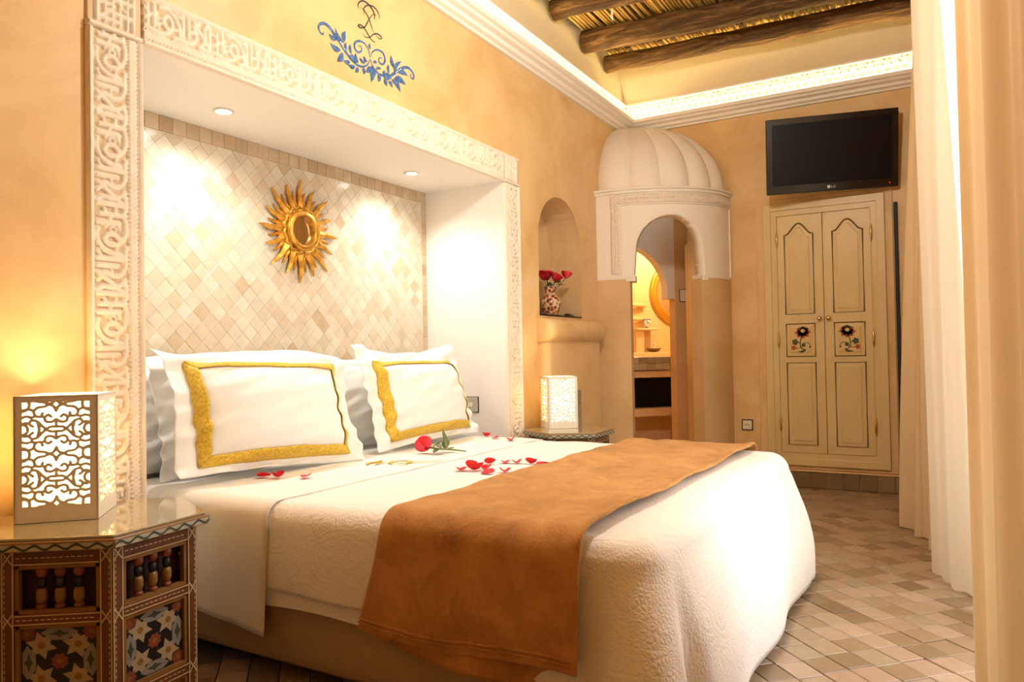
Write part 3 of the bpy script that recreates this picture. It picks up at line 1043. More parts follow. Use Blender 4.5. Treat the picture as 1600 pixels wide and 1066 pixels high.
bath = bempty('wall_bathroom', 0, 0, 0); struct(bath, 'glowing bathroom seen through the corner arch', 'room')
mb = MB()
mb.add([(-0.7, 2.12, 0), (2.2, 2.12, 0), (2.2, 2.12, 2.7), (-0.7, 2.12, 2.7)], [(0, 1, 2, 3)])
mb.add([(2.2, 2.12, 0), (2.2, 1.0, 0), (2.2, 1.0, 2.7), (2.2, 2.12, 2.7)], [(0, 1, 2, 3)])
mb.add([(-0.7, 1.0, 0), (-0.7, 2.12, 0), (-0.7, 2.12, 2.7), (-0.7, 1.0, 2.7)], [(0, 1, 2, 3)])
mb.add([(-0.7, 1.0, 2.7), (2.2, 1.0, 2.7), (2.2, 2.12, 2.7), (-0.7, 2.12, 2.7)], [(0, 1, 2, 3)])
mb.add([(-0.7, 0.2, 0.001), (2.2, 0.2, 0.001), (2.2, 2.12, 0.001), (-0.7, 2.12, 0.001)], [(0, 1, 2, 3)])
mb.build('bathroom_shell', ['bath_wall'], bath)
# passage side walls and pier
mb = MB()
mb.add([(0.25, 0.12, 0), (0.60, 1.0, 0), (0.60, 1.0, 2.6), (0.25, 0.12, 2.6)], [(0, 1, 2, 3)])
mb.add([(-0.42, 0.25, 0), (-0.52, 1.0, 0), (-0.52, 1.0, 2.6), (-0.42, 0.25, 2.6)], [(3, 2, 1, 0)])
mb.box((0.462, 1.0, 0), (2.2, 1.12, 2.7)).box((-0.7, 1.0, 0), (-0.52, 1.12, 2.7))
mb.build('passage_wall', ['ochre_pale'], bath)
xs = np.linspace(-0.52, 0.462, 84); zs = np.linspace(1.60, 2.66, 90)
X, Z = np.meshgrid(xs, zs)
F_ = np.where(Z > 1.66, np.hypot(X + 0.056, Z - 1.66) - 0.44, np.maximum(np.abs(X + 0.056) - 0.44, -1))
vv, ff = marching(F_, xs, zs)
o = link('inner_arch', make_mesh('inner_arch', [(p[0], 1.0, p[1]) for p in vv], ff, 'white'), bath)
solid(o, 0.12, -1)
# rounded recess mouldings on the bathroom wall
for z_ in (1.62, 1.47):
    MB().tube([(0.36, 2.08, z_), (0.52, 2.06, z_ - 0.005), (0.66, 2.09, z_ - 0.012)], 0.022, 8).build('wall_ledge', ['bath_wall'], bath, True)
MB().box((0.50, 1.98, 1.06), (0.60, 2.12, 1.345)).box((0.50, 1.94, 1.335), (0.74, 2.12, 1.36)).build('wall_bracket', ['bath_wall'], bath, bevel=0.01)
light('bathroom_lamp_light', 'POINT', bathM @ Vector((0.75, 1.55, 2.25)), 26.0, (1.0, 0.76, 0.40), shadow_soft_size=0.08)
# vanity
van = bempty('vanity_counter', 0.6, 1.5, 0); tag(van, 'built-in plaster vanity with tiled top edge seen through arch', 'counter')
mb = MB()
mb.box((-0.55, 0.0, 0.905), (0.9, 0.55, 0.925)).box((-0.55, 0.0, 0.845), (0.9, 0.5, 0.92)).box((-0.55, 0.0, 0.455), (0.9, 0.5, 0.53))
mb.box((-0.55, 0.0, 0.0), (-0.39, 0.5, 0.85)).box((0.35, 0.0, 0.0), (0.9, 0.5, 0.85)).box((-0.55, 0.45, 0), (0.9, 0.5, 0.9))
mb.box((-0.39, 0.3, 0), (0.35, 0.5, 0.45))
mb.build('shelf_body', ['ochre_pale'], van)
MB().box((-0.55, -0.004, 0.92), (0.9, 0.58, 1.05)).build('counter_core', ['grout'], van)
g1 = make_mesh('counter_tile', [(p[0], -p[2], p[1]) for p in tile_verts(0.083, 0.062, 0.008, 0.002)], TILE_F, 'green_tile')
for j in range(2):
    for i in range(17):
        link('counter_tile', g1, van, (-0.51 + i * 0.0855, -0.004, 0.953 + j * 0.065))
g2 = make_mesh('counter_top_tile', tile_verts(0.083, 0.09, 0.006, 0.002), TILE_F, 'zel_o')
for j in range(4):
    for i in range(17):
        link('counter_top_tile', g2, van, (-0.51 + i * 0.0855, 0.045 + j * 0.094, 1.05))
MB().box((-0.30, 0.38, 1.05), (0.9, 0.6, 1.10)).build('back_ledge', ['bath_wall'], van, bevel=0.008)
o = bempty('black_cabinet', 0.56, 1.78, 0.53); tag(o, 'black box-shaped appliance inside the vanity shelf', 'appliance')
MB().box((-0.23, -0.1, 0), (0.36, 0.13, 0.30)).build('casing', ['black_matt'], o, bevel=0.006)
MB().box((-0.22, -0.103, 0.01), (0.35, -0.1, 0.29)).build('front_panel', ['screen'], o)
# round gold mirror
rm = bempty('round_mirror', 1.115, 2.115, 1.76); tag(rm, 'round gold-framed mirror on the bathroom wall', 'mirror')
mb = MB()
rp = [(0.385, 0), (0.385, 0.02), (0.36, 0.035), (0.345, 0.024), (0.325, 0.04), (0.305, 0.03), (0.295, 0.012), (0.295, 0.0)]
vv = []; nn = 48; ff = []
for r_, d_ in rp:
    for k in range(nn):
        a = 2 * PI * k / nn
        vv.append((r_ * math.cos(a), -d_, r_ * math.sin(a)))
for i in range(len(rp) - 1):
    for k in range(nn):
        ff.append((i * nn + k, (i + 1) * nn + k, (i + 1) * nn + (k + 1) % nn, i * nn + (k + 1) % nn))
mb.add(vv, ff).build('gold_frame', ['gold_bright'], rm, True)
mb = MB(); mb.add([(0.297 * math.cos(2 * PI * k / nn), -0.01, 0.297 * math.sin(2 * PI * k / nn)) for k in range(nn)], [tuple(range(nn))])
mb.build('glass', ['mirror'], rm)
cup = bempty('tooth_cup', 0.655, 2.03, 1.361); tag(cup, 'blue and white patterned cup on a wall bracket', 'cup')
MB().lathe([(0.026, 0), (0.03, 0.004), (0.034, 0.05), (0.041, 0.095), (0.038, 0.095), (0.032, 0.05), (0.026, 0.008), (0.001, 0.008)], 20, cap=False).build('bowl', ['cup'], cup, True)
MB().lathe([(0.0405, 0.090), (0.043, 0.093), (0.0415, 0.097), (0.038, 0.096)], 20, cap=False).build('rim', ['blue_paint'], cup, True)
dish = bempty('soap_dish', 0.70, 1.97, 1.10); tag(dish, 'olive leaf-shaped soap dish on the vanity ledge', 'dish')
MB().lathe([(0.03, 0), (0.045, 0.006), (0.075, 0.03), (0.088, 0.042), (0.08, 0.042), (0.04, 0.014), (0.001, 0.012)], 24, cap=False).build('bowl', ['bowl_green'], dish, True)
soap = bempty('soap_bar', 0.71, 1.97, 1.118); tag(soap, 'pale carved soap figure lying in the olive dish', 'soap')
MB().lathe([(0.02, 0), (0.035, 0.012), (0.03, 0.03), (0.014, 0.045), (0.02, 0.062), (0.012, 0.08), (0.002, 0.086)], 14).build('figure', ['soap'], soap, True)
MB().tube([(0.0, 0, 0.04), (0.035, 0, 0.055), (0.045, 0, 0.04)], [0.01, 0.008, 0.004], 8).build('tail', ['soap'], soap, True)
# passage switch, open door leaf
sw = bempty('light_switch', 0.545, 0.999, 1.63); tag(sw, 'black-edged light switch on the bathroom passage pier', 'switch')
MB().box((-0.04, -0.012, -0.06), (0.045, 0.0, 0.06)).build('back_plate', ['black'], sw, bevel=0.004)
MB().box((-0.038, -0.016, -0.055), (0.035, -0.012, 0.055)).build('rocker', ['plate_white'], sw, bevel=0.003)
door = bempty('door_1', 0.203, 0.14, 0.01); struct(door, 'cream bathroom door standing open, seen edge on', 'door')
mb = MB()
mb.box((0.0, 0.0, 0), (0.045, 0.62, 2.05), mtx=Matrix.Rotation(-0.36, 4, 'Z'))
mb.build('door_leaf', ['cream_paint'], door, bevel=0.004)
MB().box((0.012, -0.006, 1.07), (0.028, 0.0, 1.25), mtx=Matrix.Rotation(-0.36, 4, 'Z')).build('latch', ['black'], door)
MB().tube([(-0.012, 0.0, 1.09), (-0.022, 0.0, 1.12), (-0.022, 0.0, 1.22), (-0.012, 0.0, 1.25)], 0.007, 8).build('door_handle', ['black'], door, True)

MB().box((-0.625, 0.05, 0), (-0.575, 0.12, 1.66)).build('door_jamb', ['cream_paint'], door, bevel=0.004)

# ---- plaster hearth breast under the vase niche
hb = empty('hearth_breast', (4.99, W, 0)); tag(hb, 'rounded ochre plaster chimney breast under the vase niche', 'fireplace')


def breast(x0, x1, p, r, n=7):
    P = [(x0, 0.0)]
    for k in range(n):
        a = PI + (PI / 2) * k / (n - 1)
        P.append((x0 + r + r * math.cos(a), -p + r + r * math.sin(a)))
    for k in range(n):
        a = 1.5 * PI + (PI / 2) * k / (n - 1)
        P.append((x1 - r + r * math.cos(a), -p + r + r * math.sin(a)))
    return P + [(x1, 0.0)]


MB().prism(breast(-0.47, 0.47, 0.075, 0.06), 0, 1.30).build('breast', ['ochre'], hb, bevel=0.0)
mb = MB()
lev = [(1.185, 0.07), (1.20, 0.10), (1.235, 0.125), (1.28, 0.13), (1.315, 0.12), (1.34, 0.095), (1.352, 0.05)]
rings = [breast(-0.49, 0.485, p, min(0.06, p * 0.9)) for z_, p in lev]
nr = len(rings[0]); vv = [(x, y, z_) for (z_, p), rg in zip(lev, rings) for x, y in rg]
ff = [(i * nr + k, i * nr + k + 1, (i + 1) * nr + k + 1, (i + 1) * nr + k) for i in range(len(lev) - 1) for k in range(nr - 1)]
ff.append(tuple((len(lev) - 1) * nr + k for k in range(nr)))
mb.add(vv, ff).build('mantel_roll', ['ochre'], hb, True)
gm = make_mesh('hearth_tile', [(p[0], -p[2], p[1]) for p in tile_verts(0.094, 0.094, 0.01, 0.003)], TILE_F, 'green_tile')
for j in range(7):
    for i in range(2):
        link('hearth_tile', gm, hb, (-0.10 + i * 0.097, -0.075, 0.20 + j * 0.097))

# ------------------------------------------------------------------ bed
BX0, BX1, BYF, BYH, BZ = 1.77, 3.80, 0.64, 2.96, 0.60
bed = empty('bed', (2.785, 1.8, 0)); tag(bed, 'wide double bed base and mattress in the tiled alcove', 'bed')
MB().box((-0.985, -1.07, 0.045), (0.985, 1.14, 0.30)).build('bed_base', ['base_cloth'], bed, bevel=0.04, seg=3)
MB().box((-0.99, -1.09, 0.305), (0.99, 1.14, 0.565)).build('mattress', ['cotton'], bed, bevel=0.05, seg=3)
for sx in (-0.9, 0.9):
    for sy in (-0.98, 1.05):
        MB().lathe([(0.03, 0), (0.035, 0.05)], 12, (sx, sy, 0)).build('leg', ['black_matt'], bed)


def profile(x0, x1, e, zl, zr, r=0.055, nt=36, nd=16):
    """section across the bed: near hem, over the top, far hem -> list of (x, z, nx, nz)"""
    P = []
    for k in range(nd):
        z = zl + (BZ - r - zl) * k / nd
        P.append((x0 - e, z, -1, 0))
    for k in range(7):
        a = PI - (PI / 2) * k / 6
        P.append((x0 + r + (r + e) * math.cos(a), BZ - r + (r + e) * math.sin(a), math.cos(a), math.sin(a)))
    for k in range(1, nt):
        P.append((x0 + r + (x1 - x0 - 2 * r) * k / nt, BZ + e, 0, 1))
    for k in range(7):
        a = PI / 2 - (PI / 2) * k / 6
        P.append((x1 - r + (r + e) * math.cos(a), BZ - r + (r + e) * math.sin(a), math.cos(a), math.sin(a)))
    for k in range(1, nd + 1):
        z = BZ - r + (zr - BZ + r) * k / nd
        P.append((x1 + e, z, 1, 0))
    return P


def ss(a, b, x):
    t = min(max((x - a) / (b - a), 0), 1)
    return t * t * (3 - 2 * t)


# bottom sheet whose hem shows under the spread
prf = profile(BX0 + 0.005, BX1 - 0.005, 0.0, 0.25, 0.25)
mb = MB()
ys = np.linspace(0.9, 2.9, 30)
mb.grid(lambda i, y: (prf[int(i)][0] - 0.004 * (prf[int(i)][1] < 0.4), y, min(prf[int(i)][1] + 0.02 * wob(y * 2, 3.3) * (prf[int(i)][1] < 0.35), 0.594)), range(len(prf)), ys)
o = mb.build('bottom_sheet', ['sheet'], None, True)
tag(o, 'cream bottom sheet whose hem shows below the quilted spread', 'sheet')

# quilted bedspread: rounded box skirt
path = []
RC = 0.13
for y in np.linspace(2.9, BYF + RC, 46): path.append((BX0, y, -1.0, 0.0, 0.0))
for k in range(1, 18):
    a = PI + (PI / 2) * k / 18
    path.append((BX0 + RC + RC * math.cos(a), BYF + RC + RC * math.sin(a), math.cos(a), math.sin(a), 0.0))
for x in np.linspace(BX0 + RC, BX1 - RC, 90): path.append((x, BYF, 0.0, -1.0, 1.0))
for k in range(1, 18):
    a = 1.5 * PI + (PI / 2) * k / 18
    path.append((BX1 - RC + RC * math.cos(a), BYF + RC + RC * math.sin(a), math.cos(a), math.sin(a), 1.0))
for y in np.linspace(BYF + RC, 2.9, 40): path.append((BX1, y, 1.0, 0.0, 2.0))
NPTH = len(path)
RE = 0.07


def spread_pt(i, k):
    x, y, nx, ny, side = path[i]
    foot = max(0.0, -ny)
    hem = 0.315 + 0.012 * wob(y * 2.2, x, 1)
    low = ss(1.12, 0.70, y) if nx < 0.0 or foot > 0 else ss(1.1, 0.72, y)
    hem = hem * (1 - low) + 0.028 * low
    if k <= 1.0:
        a = PI / 2 * (1 - k)
        off = -RE + RE * math.cos(a); z = BZ - RE + RE * math.sin(a)
        depth = 0.0
    else:
        t = k - 1.0
        z = (BZ - RE) + (hem - BZ + RE) * t
        depth = (BZ - RE - z)
        off = 0.0
    d1 = min(depth / 0.5, 1.0)
    off += foot * (0.085 * math.sin(min(d1, 1) * PI / 2) + 0.02 * math.sin(d1 * PI))
    off += (1 - foot) * low * 0.05 * d1
    # hanging folds: strong pleat at the near corner, soft waves along the foot
    if nx < 0 and ny < 0:
        sg = RC * math.atan2(-ny, -nx)
    elif foot > 0.95: sg = RC * PI / 2 + (x - BX0 - RC)
    else: sg = -1.0
    if sg >= 0: off += min(1.0, d1 * 1.6) * (0.060 * math.exp(-((sg - 0.085) / 0.055) ** 2) - 0.060 * math.exp(-((sg - 0.215) / 0.045) ** 2))
    if nx > 0 and ny < 0:
        th = math.atan2(-ny, nx)
        off += d1 * 0.035 * math.sin(2 * th)
    if foot > 0.95:
        off += d1 * 0.012 * math.sin(x * 9.0 + 0.8) + 0.004 * wob(x * 4, z * 5, 2)
    if nx < -0.95: off += 0.006 * wob(y * 4, z * 4, 5) * d1
    return (x + nx * off, y + ny * off, z + 0.004 * wob(x * 3, y * 3, 1) * (1 - d1))


mb = MB()
ks = [0, 0.17, 0.34, 0.5, 0.67, 0.84, 1.0] + [1 + t for t in np.linspace(0.06, 1, 18)]
mb.grid(lambda i, k: spread_pt(int(i), k), range(NPTH), ks)
inner = [spread_pt(i, 0.0) for i in range(NPTH)]
cx_, cy_ = (BX0 + BX1) / 2, 2.8
mb.grid(lambda i, s: (cx_ + (inner[int(i)][0] - cx_) * s, cy_ + (inner[int(i)][1] - cy_) * s, BZ + (inner[int(i)][2] - BZ) * s),
        range(NPTH), np.linspace(0.0, 1, 14))
me = mb.mesh('quilted_bedspread', ['quilt'], True)
bm = bmesh.new(); bm.from_mesh(me); bmesh.ops.remove_doubles(bm, verts=bm.verts, dist=0.0004); bmesh.ops.recalc_face_normals(bm, faces=bm.faces); bm.to_mesh(me); bm.free()
o = link('quilted_bedspread', me); solid(o, 0.007, 1.0)
tag(o, 'ivory quilted bedspread draped to the floor at the bed foot', 'bedspread')

# turned-down top sheet
prf = profile(BX0 - 0.004, BX1, 0.009, 0.16, 0.2)


def sheet_pt(i, t):
    x, z, nx, nz = prf[int(i)]
    hang = max(0, (0.5 - z)) if nx < -0.5 else 0
    y = 1.985 + 0.62 * t
    wv = 0.010 * wob(x * 3.0, 1.3, 7) + 0.05 * hang
    y += wv * (1 - t)
    if nx < -0.5: z = z + (y - 2.05) * 0.12 * (hang / 0.4)
    rip = 0.004 * wob(x * 5, y * 7, 2) * min(1.0, t * 6) + (0.006 * math.sin(y * 22 + 1) * hang * 2)
    return (x + nx * rip, y, z + nz * abs(rip))


mb = MB(); mb.grid(sheet_pt, range(len(prf)), np.linspace(0, 1, 22))
o = mb.build('top_sheet', ['sheet'], None, True); solid(o, 0.003, 1.0)
tag(o, 'plain ivory top sheet folded down below the pillows', 'sheet')
o['category'] = 'sheet'
# gold embroidered monogram on it
_mono = [([(0.0, 0.0), (0.03, 0.05), (0.08, 0.06), (0.12, 0.03), (0.10, -0.03)], .010), ([(0.02, 0.06), (0.06, 0.0), (0.10, -0.06), (0.16, -0.08)], .009), ([(-0.02, -0.02), (0.03, -0.04), (0.10, -0.02), (0.17, -0.05)], .008),
         ([(-0.06, 0.10), (-0.02, 0.13), (0.04, 0.12), (0.08, 0.14)], .014), ([(-0.05, 0.07), (0.0, 0.085), (0.05, 0.08)], .010), ([(0.12, -0.07), (0.16, -0.11), (0.22, -0.12)], .008)]
mb = MB()
for k, (P, w) in enumerate(_mono):
    vv, ff = ribbon2d(P, w * 1.9)
    mb.add([(2.60 + p[0], 2.13 + p[1], BZ + 0.0185 + 0.0001 * k) for p in vv], ff)
mb.build('embroidered_monogram', ['trim'], o)

# caramel blanket across the foot
prf = profile(BX0 - 0.012, BX1 + 0.004, 0.016, 0.265, 0.42, nt=60, nd=22)


def blanket_pt(i, t, lay=0):
    x, z, nx, nz = prf[int(i)]
    y0 = 0.80 + 0.016 * wob(x * 2.5, 0.7, 3) - (0.03 if lay else 0)
    y1 = 1.475 + 0.022 * wob(x * 2.0, 4.7, 1)
    hang = max(0.0, 0.56 - z) if nx < -0.5 else 0.0
    y1 += hang * 0.24
    y = y0 + (y1 - y0) * t
    rip = 0.006 * wob(x * 4, y * 5, 3) + 0.006 * wob(x * 9, y * 8, z * 6)
    if nx < -0.5:
        rip += hang * (0.035 * math.sin((y - 0.8) * 11 + 0.7) + 0.03)
        z += 0.016 * math.sin((y - .8) * 8 + 1.0) * hang / 0.3
    edge = math.exp(-(t / 0.045) ** 2)
    rip += 0.016 * edge if nz > 0.5 else 0.0
    return (x + nx * (rip + 0.006), y, z + nz * (rip + 0.008))


mb = MB(); mb.grid(blanket_pt, range(len(prf)), np.linspace(0, 1, 44))
blk = mb.build('caramel_blanket', ['blanket'], None, True); solid(blk, 0.013, 1.0); subsurf(blk, 1)
tag(blk, 'caramel brown fleece blanket folded across the bed foot', 'blanket')
# hem ridges and the folded under-layer
mb = MB()
for dz in (0.030, 0.042):
    pts = []
    for y in np.linspace(0.82, 1.545, 40):
        t = (y - 0.80) / (1.545 - 0.80)
        p = blanket_pt(2 if dz < 0.035 else 3, t)
        pts.append((p[0] - 0.014, p[1], p[2]))
    mb.tube(pts, 0.0035, 6)
mb.build('hem_stitching', ['blanket'], blk, True)
mb = MB()
mb.grid(lambda u, w: (BX0 - 0.012 + 0.012 * math.sin(u * 9) * w, 0.83 + 0.70 * u, 0.30 - 0.085 * w * (0.6 + 0.4 * math.sin(u * 3.0 + 0.4)) - 0.02 * w), np.linspace(0, 1, 30), np.linspace(0, 1, 8))
solid(mb.build('under_fold', ['blanket'], blk, True), 0.012, 1)


# ------------------------------------------------------------------ pillows
def pillow_fn(w, h, T, fl, seed, pinch=0.05, flop=0.0):
    def fn(u, v, s):
        flb = fl * (0.4 if fl > 0.05 else 1)
        ub, vb = min(abs(u) / (1 - fl / (w / 2)), 1.0), min(abs(v) / (1 - (fl if v > 0 else flb) / (h / 2)), 1.0)
        b = T / 2 * ((1 - ub ** 2.6) * (1 - vb ** 2.6)) ** 0.62 if (ub < 1 and vb < 1) else 0.0
        b += 0.004
        x = w / 2 * u * (1 - pinch * (1 - v * v) * abs(u))
        z = h / 2 * v * (1 - pinch * (1 - u * u) * abs(v)) + h / 2
        wv = 0.012 * wob(u * 3 + seed, v * 3, seed) * (0.4 + abs(u) + abs(v))
        e = max(abs(u), abs(v))
        y = -s * b + wv
        if v > 0.8: y += flop * (v - 0.8) * (1 + 0.6 * math.sin(u * 6 + seed))
        if e > 0.9: y += 0.014 * wob(u * 3.5, v * 3.5, seed + 3) * (e - 0.9) * 10
        if v > 0.7: z += 0.018 * math.sin(u * 4.0 + seed) * (v - 0.7) / 0.3
        # sagging wrinkles
        y += 0.0025 * wob(u * 6 + seed, v * 5, 2) * (1 - e * 0.5)
        return (x, y, z)
    return fn


def make_pillow(name, loc, tilt, rz, w, h, T, fl, seed, label, trim=False, flop=0.05, roll=0.0, group=None):
    p = empty(name, loc)
    p.rotation_euler = (-tilt, roll, rz)
    tag(p, label, 'pillow', group)
    fn = pillow_fn(w, h, T, fl, seed, flop=flop)
    us = np.linspace(-1, 1, 45); vs_ = np.linspace(-1, 1, 33)
    mb = MB(); mb.grid(lambda u, v: fn(u, v, 1), us, vs_); mb.grid(lambda u, v: fn(u, v, -1), us, vs_, flip=True)
    for vv_ in (-1, 1): mb.grid(lambda u, s, vv_=vv_: fn(u, vv_, s), us, (-1, 1))
    for uu_ in (-1, 1): mb.grid(lambda v, s, uu_=uu_: fn(uu_, v, s), vs_, (-1, 1))
    me = mb.mesh('pillowcase', ['cotton'], True)
    bm = bmesh.new(); bm.from_mesh(me); bmesh.ops.remove_doubles(bm, verts=bm.verts, dist=0.0002); bmesh.ops.recalc_face_normals(bm, faces=bm.faces); bm.to_mesh(me); bm.free()
    subsurf(link('pillowcase', me, p), 1)
    if trim:
        a0, a1 = 1 - fl / (w / 2), 1 - (fl + 0.038) / (w / 2)
        b0, b1 = 1 - fl / (h / 2), 1 - (fl + 0.038) / (h / 2)
        c0, c1 = 1 - fl * 0.4 / (h / 2), 1 - (fl * 0.4 + 0.038) / (h / 2)
        ver = lambda k, t: (b1 + (b0 - b1) * k) * t if t > 0 else (c1 + (c0 - c1) * k) * t

        def lift(u, v):
            q_ = fn(u, v, 1); return (q_[0], q_[1] - 0.006, q_[2])
        for s in (-1, 1):
            mb = MB()
            mb.grid(lambda k, t, s=s: lift((a1 + (a0 - a1) * k) * s, ver(k, t)), np.linspace(0, 1, 6), np.linspace(-1, 1, 30), flip=(s < 0))
            solid(mb.build('gold_braid', ['trim'], p, True), 0.004, 1)
            mb = MB()
            mb.grid(lambda t, k, s=s: lift((a1 + (a0 - a1) * k) * t, ver(k, s)), np.linspace(-1, 1, 40), np.linspace(0, 1, 6), flip=(s < 0))
            solid(mb.build('gold_braid', ['trim'], p, True), 0.004, 1)
    return p


make_pillow('sham_pillow', (2.225, 2.43, 0.630), math.radians(19), math.radians(-6), 0.93, 0.56, 0.27, 0.085, 1.0,
            'white pillow with yellow gold border nearest the lit near lantern', True, 0.25, roll=math.radians(2.5), group='front pillows with gold borders')
make_pillow('sham_pillow', (3.325, 2.43, 0.626), math.radians(19), math.radians(3), 0.99, 0.565, 0.27, 0.095, 4.2,
            'white pillow with yellow gold border beside the alcove wall switch', True, 0.25, group='front pillows with gold borders')
make_pillow('bed_pillow', (2.17, 2.91, 0.612), math.radians(4), 0.02, 0.86, 0.51, 0.15, 0.01, 2.4,
            'plain white pillow against the tiles, at the carved jamb, rearmost', False, group='plain white back pillows')
make_pillow('bed_pillow', (2.28, 2.71, 0.612), math.radians(12), 0.02, 0.86, 0.51, 0.17, 0.03, 6.1,
            'plain white pillow directly behind the gold-bordered pillow near the lantern', False, group='plain white back pillows')
make_pillow('bed_pillow', (3.49, 2.91, 0.612), math.radians(4), -0.03, 0.80, 0.50, 0.15, 0.01, 7.7,
            'rumpled white pillow peeking out behind the gold-bordered pillow by the switch', False, group='plain white back pillows')
make_pillow('bed_pillow', (3.10, 2.71, 0.612), math.radians(11), -0.03, 0.74, 0.475, 0.17, 0.03, 9.3,
            'plain white pillow showing in the gap between the two gold-bordered pillows', False, group='plain white back pillows')


# ------------------------------------------------------------------ rose and petals on the bed
def petal_mesh(name, L, w, cup, mat_, curl=0.3):
    mb = MB()

    def fn(u, v):
        r = math.sin(PI * (0.08 + 0.86 * v) ** 0.8) ** 0.7
        x = w / 2 * u * r
        y = L * (v - 0.5)
        z = cup * (u * u * 0.9 * r + curl * (v - 0.4) ** 2 * 2.5)
        return (x, y, z)
    mb.grid(fn, np.linspace(-1, 1, 7), np.linspace(0, 1, 7))
    return mb.mesh(name, [mat_], True)


pm = [petal_mesh('rose_petal', 0.055, 0.05, 0.018, 'petal'), petal_mesh('rose_petal', 0.05, 0.055, 0.026, 'petal', 0.6), petal_mesh('rose_petal', 0.06, 0.045, 0.012, 'petal_pink', 0.2)]
PET = [((2.102, 2.40), 'red petal under the gold border, nearest the near lantern'),
       ((2.116, 2.33), 'red petal in the middle of the three below the near gold-bordered pillow'),
       ((2.170, 2.233), 'curled red petal third in line below the near gold-bordered pillow'),
       ((2.610, 1.775), 'small red petal at the end of the heart of petals, next to the big one'),
       ((2.635, 1.725), 'largest red petal of the heart of petals, pale at its tip'),
       ((2.592, 1.629), 'red petal lying lowest at the tip of the heart'),
       ((2.700, 1.700), 'small red petal inside the left bend of the heart'),
       ((2.820, 1.760), 'upright red petal on the upper left curve of the heart'),
       ((2.880, 1.715), 'dark red petal at the top notch of the heart'),
       ((2.890, 1.660), 'red petal just past the top notch of the heart'),
       ((2.900, 1.595), 'upright red petal alone on the heart side towards the blanket'),
       ((2.905, 1.535), 'red petal half tucked against the caramel blanket edge'),
       ((2.650, 1.580), 'flat oval red petal closest to the blanket in the heart'),
       ((3.700, 2.335), 'far red petal closest to the alcove wall switch'),
       ((3.640, 2.232), 'middle one of the three far red petals by the far lantern'),
       ((3.587, 2.093), 'far red petal nearest to the blanket of the three by far lantern')]
zb = BZ + 0.016
for k, ((x, y), lb) in enumerate(PET):
    zz_ = zb + (0.004 if y > 2.0 else -0.004)
    o = link('rose_petal', pm[k % 3], None, (x, y, zz_), (rng.normal(0, 0.12), rng.normal(0, 0.12), rng.uniform(0, 6.28)))
    if k == 4: o.scale = (1.5, 1.5, 1.6)
    tag(o, lb, 'petal', 'rose petals strewn on the bed')


def bloom(parent, c, R, mats, tilt=(0, 0, 0)):
    mt = Matrix.Translation(c) @ Matrix.Rotation(tilt[2], 4, 'Z') @ Matrix.Rotation(tilt[0], 4, 'X')
    n = 0
    for lay, (cnt, rr_, hh_, op) in enumerate(((5, 1.0, 0.95, 0.55), (5, 0.78, 1.0, 0.32), (4, 0.52, 1.05, 0.16), (3, 0.28, 1.08, 0.05))):
        for k in range(cnt):
            a0 = 2 * PI * k / cnt + lay * 0.6
            mb = MB()

            def fn(u, v):
                aa = a0 + u * (PI / cnt) * 1.25
                rad = R * rr_ * (0.30 + 0.75 * math.sin(min(v, 1) * PI * 0.62)) * (1 + op * max(0, v - 0.6))
                rad *= 1 + 0.05 * (1 - u * u)
                z = R * hh_ * (v * 1.5 - 0.5) * (1 - 0.14 * u * u * v) - op * R * 0.5 * max(0, v - 0.7)
                return tuple(mt @ Vector((rad * math.cos(aa), rad * math.sin(aa), z)))
            mb.grid(fn, np.linspace(-1, 1, 7), np.linspace(0, 1, 6))
            mb.build('petal', [mats[(lay + k) % len(mats)]], parent, True)


def leaf_obj(parent, a, b, w, droop=0.0):
    a, b = Vector(a), Vector(b); t = b - a
    nrm = t.cross(Vector((0, 0, 1)))
    if nrm.length < 1e-4: nrm = Vector((1, 0, 0))
    nrm.normalize(); up = nrm.cross(t).normalized()
    mb = MB()

    def fn(u, v):
        ww = w * math.sin(PI * v ** 0.85) ** 0.8 * 0.5
        p = a + t * v + nrm * u * ww + up * (abs(u) * ww * 0.35 - droop * v * v)
        return tuple(p)
    mb.grid(fn, (-1, -0.5, 0, 0.5, 1), np.linspace(0.0, 1, 8))
    return mb.build('leaf', ['leaf'], parent, True)


rose = empty('long_rose', (2.99, 2.16, BZ + 0.019)); tag(rose, 'single red rose with green leaves lying on the top sheet', 'flower')
bloom(rose, (-0.055, 0.045, 0.035), 0.036, ['petal_pink', 'petal'], (1.15, 0, 2.6))
MB().tube([(-0.04, 0.03, 0.03), (0.0, 0.0, 0.018), (0.05, -0.05, 0.012), (0.075, -0.11, 0.004)], [0.005, 0.004, 0.004, 0.003], 8).build('stem', ['stem'], rose, True)
for a, b, w in (((-0.01, 0.0, 0.02), (-0.075, -0.02, 0.008), 0.03), ((0.0, 0.0, 0.02), (-0.045, -0.06, 0.02), 0.035), ((0.0, -0.01, 0.02), (0.03, 0.045, 0.045), 0.035),
                ((0.02, -0.02, 0.015), (0.095, 0.02, 0.06), 0.04), ((0.03, -0.03, 0.015), (0.07, 0.03, 0.115), 0.022), ((-0.03, 0.02, 0.03), (0.01, -0.02, 0.06), 0.03), ((0.03, -0.03, 0.01), (0.09, -0.035, 0.02), 0.03)):
    leaf_obj(rose, a, b, w)


# ------------------------------------------------------------------ sun mirror
sun = empty('sunburst_mirror', (2.905, NY - 0.012, 1.795)); tag(sun, 'gilded sunburst mirror with wavy rays on the tiled alcove', 'mirror')


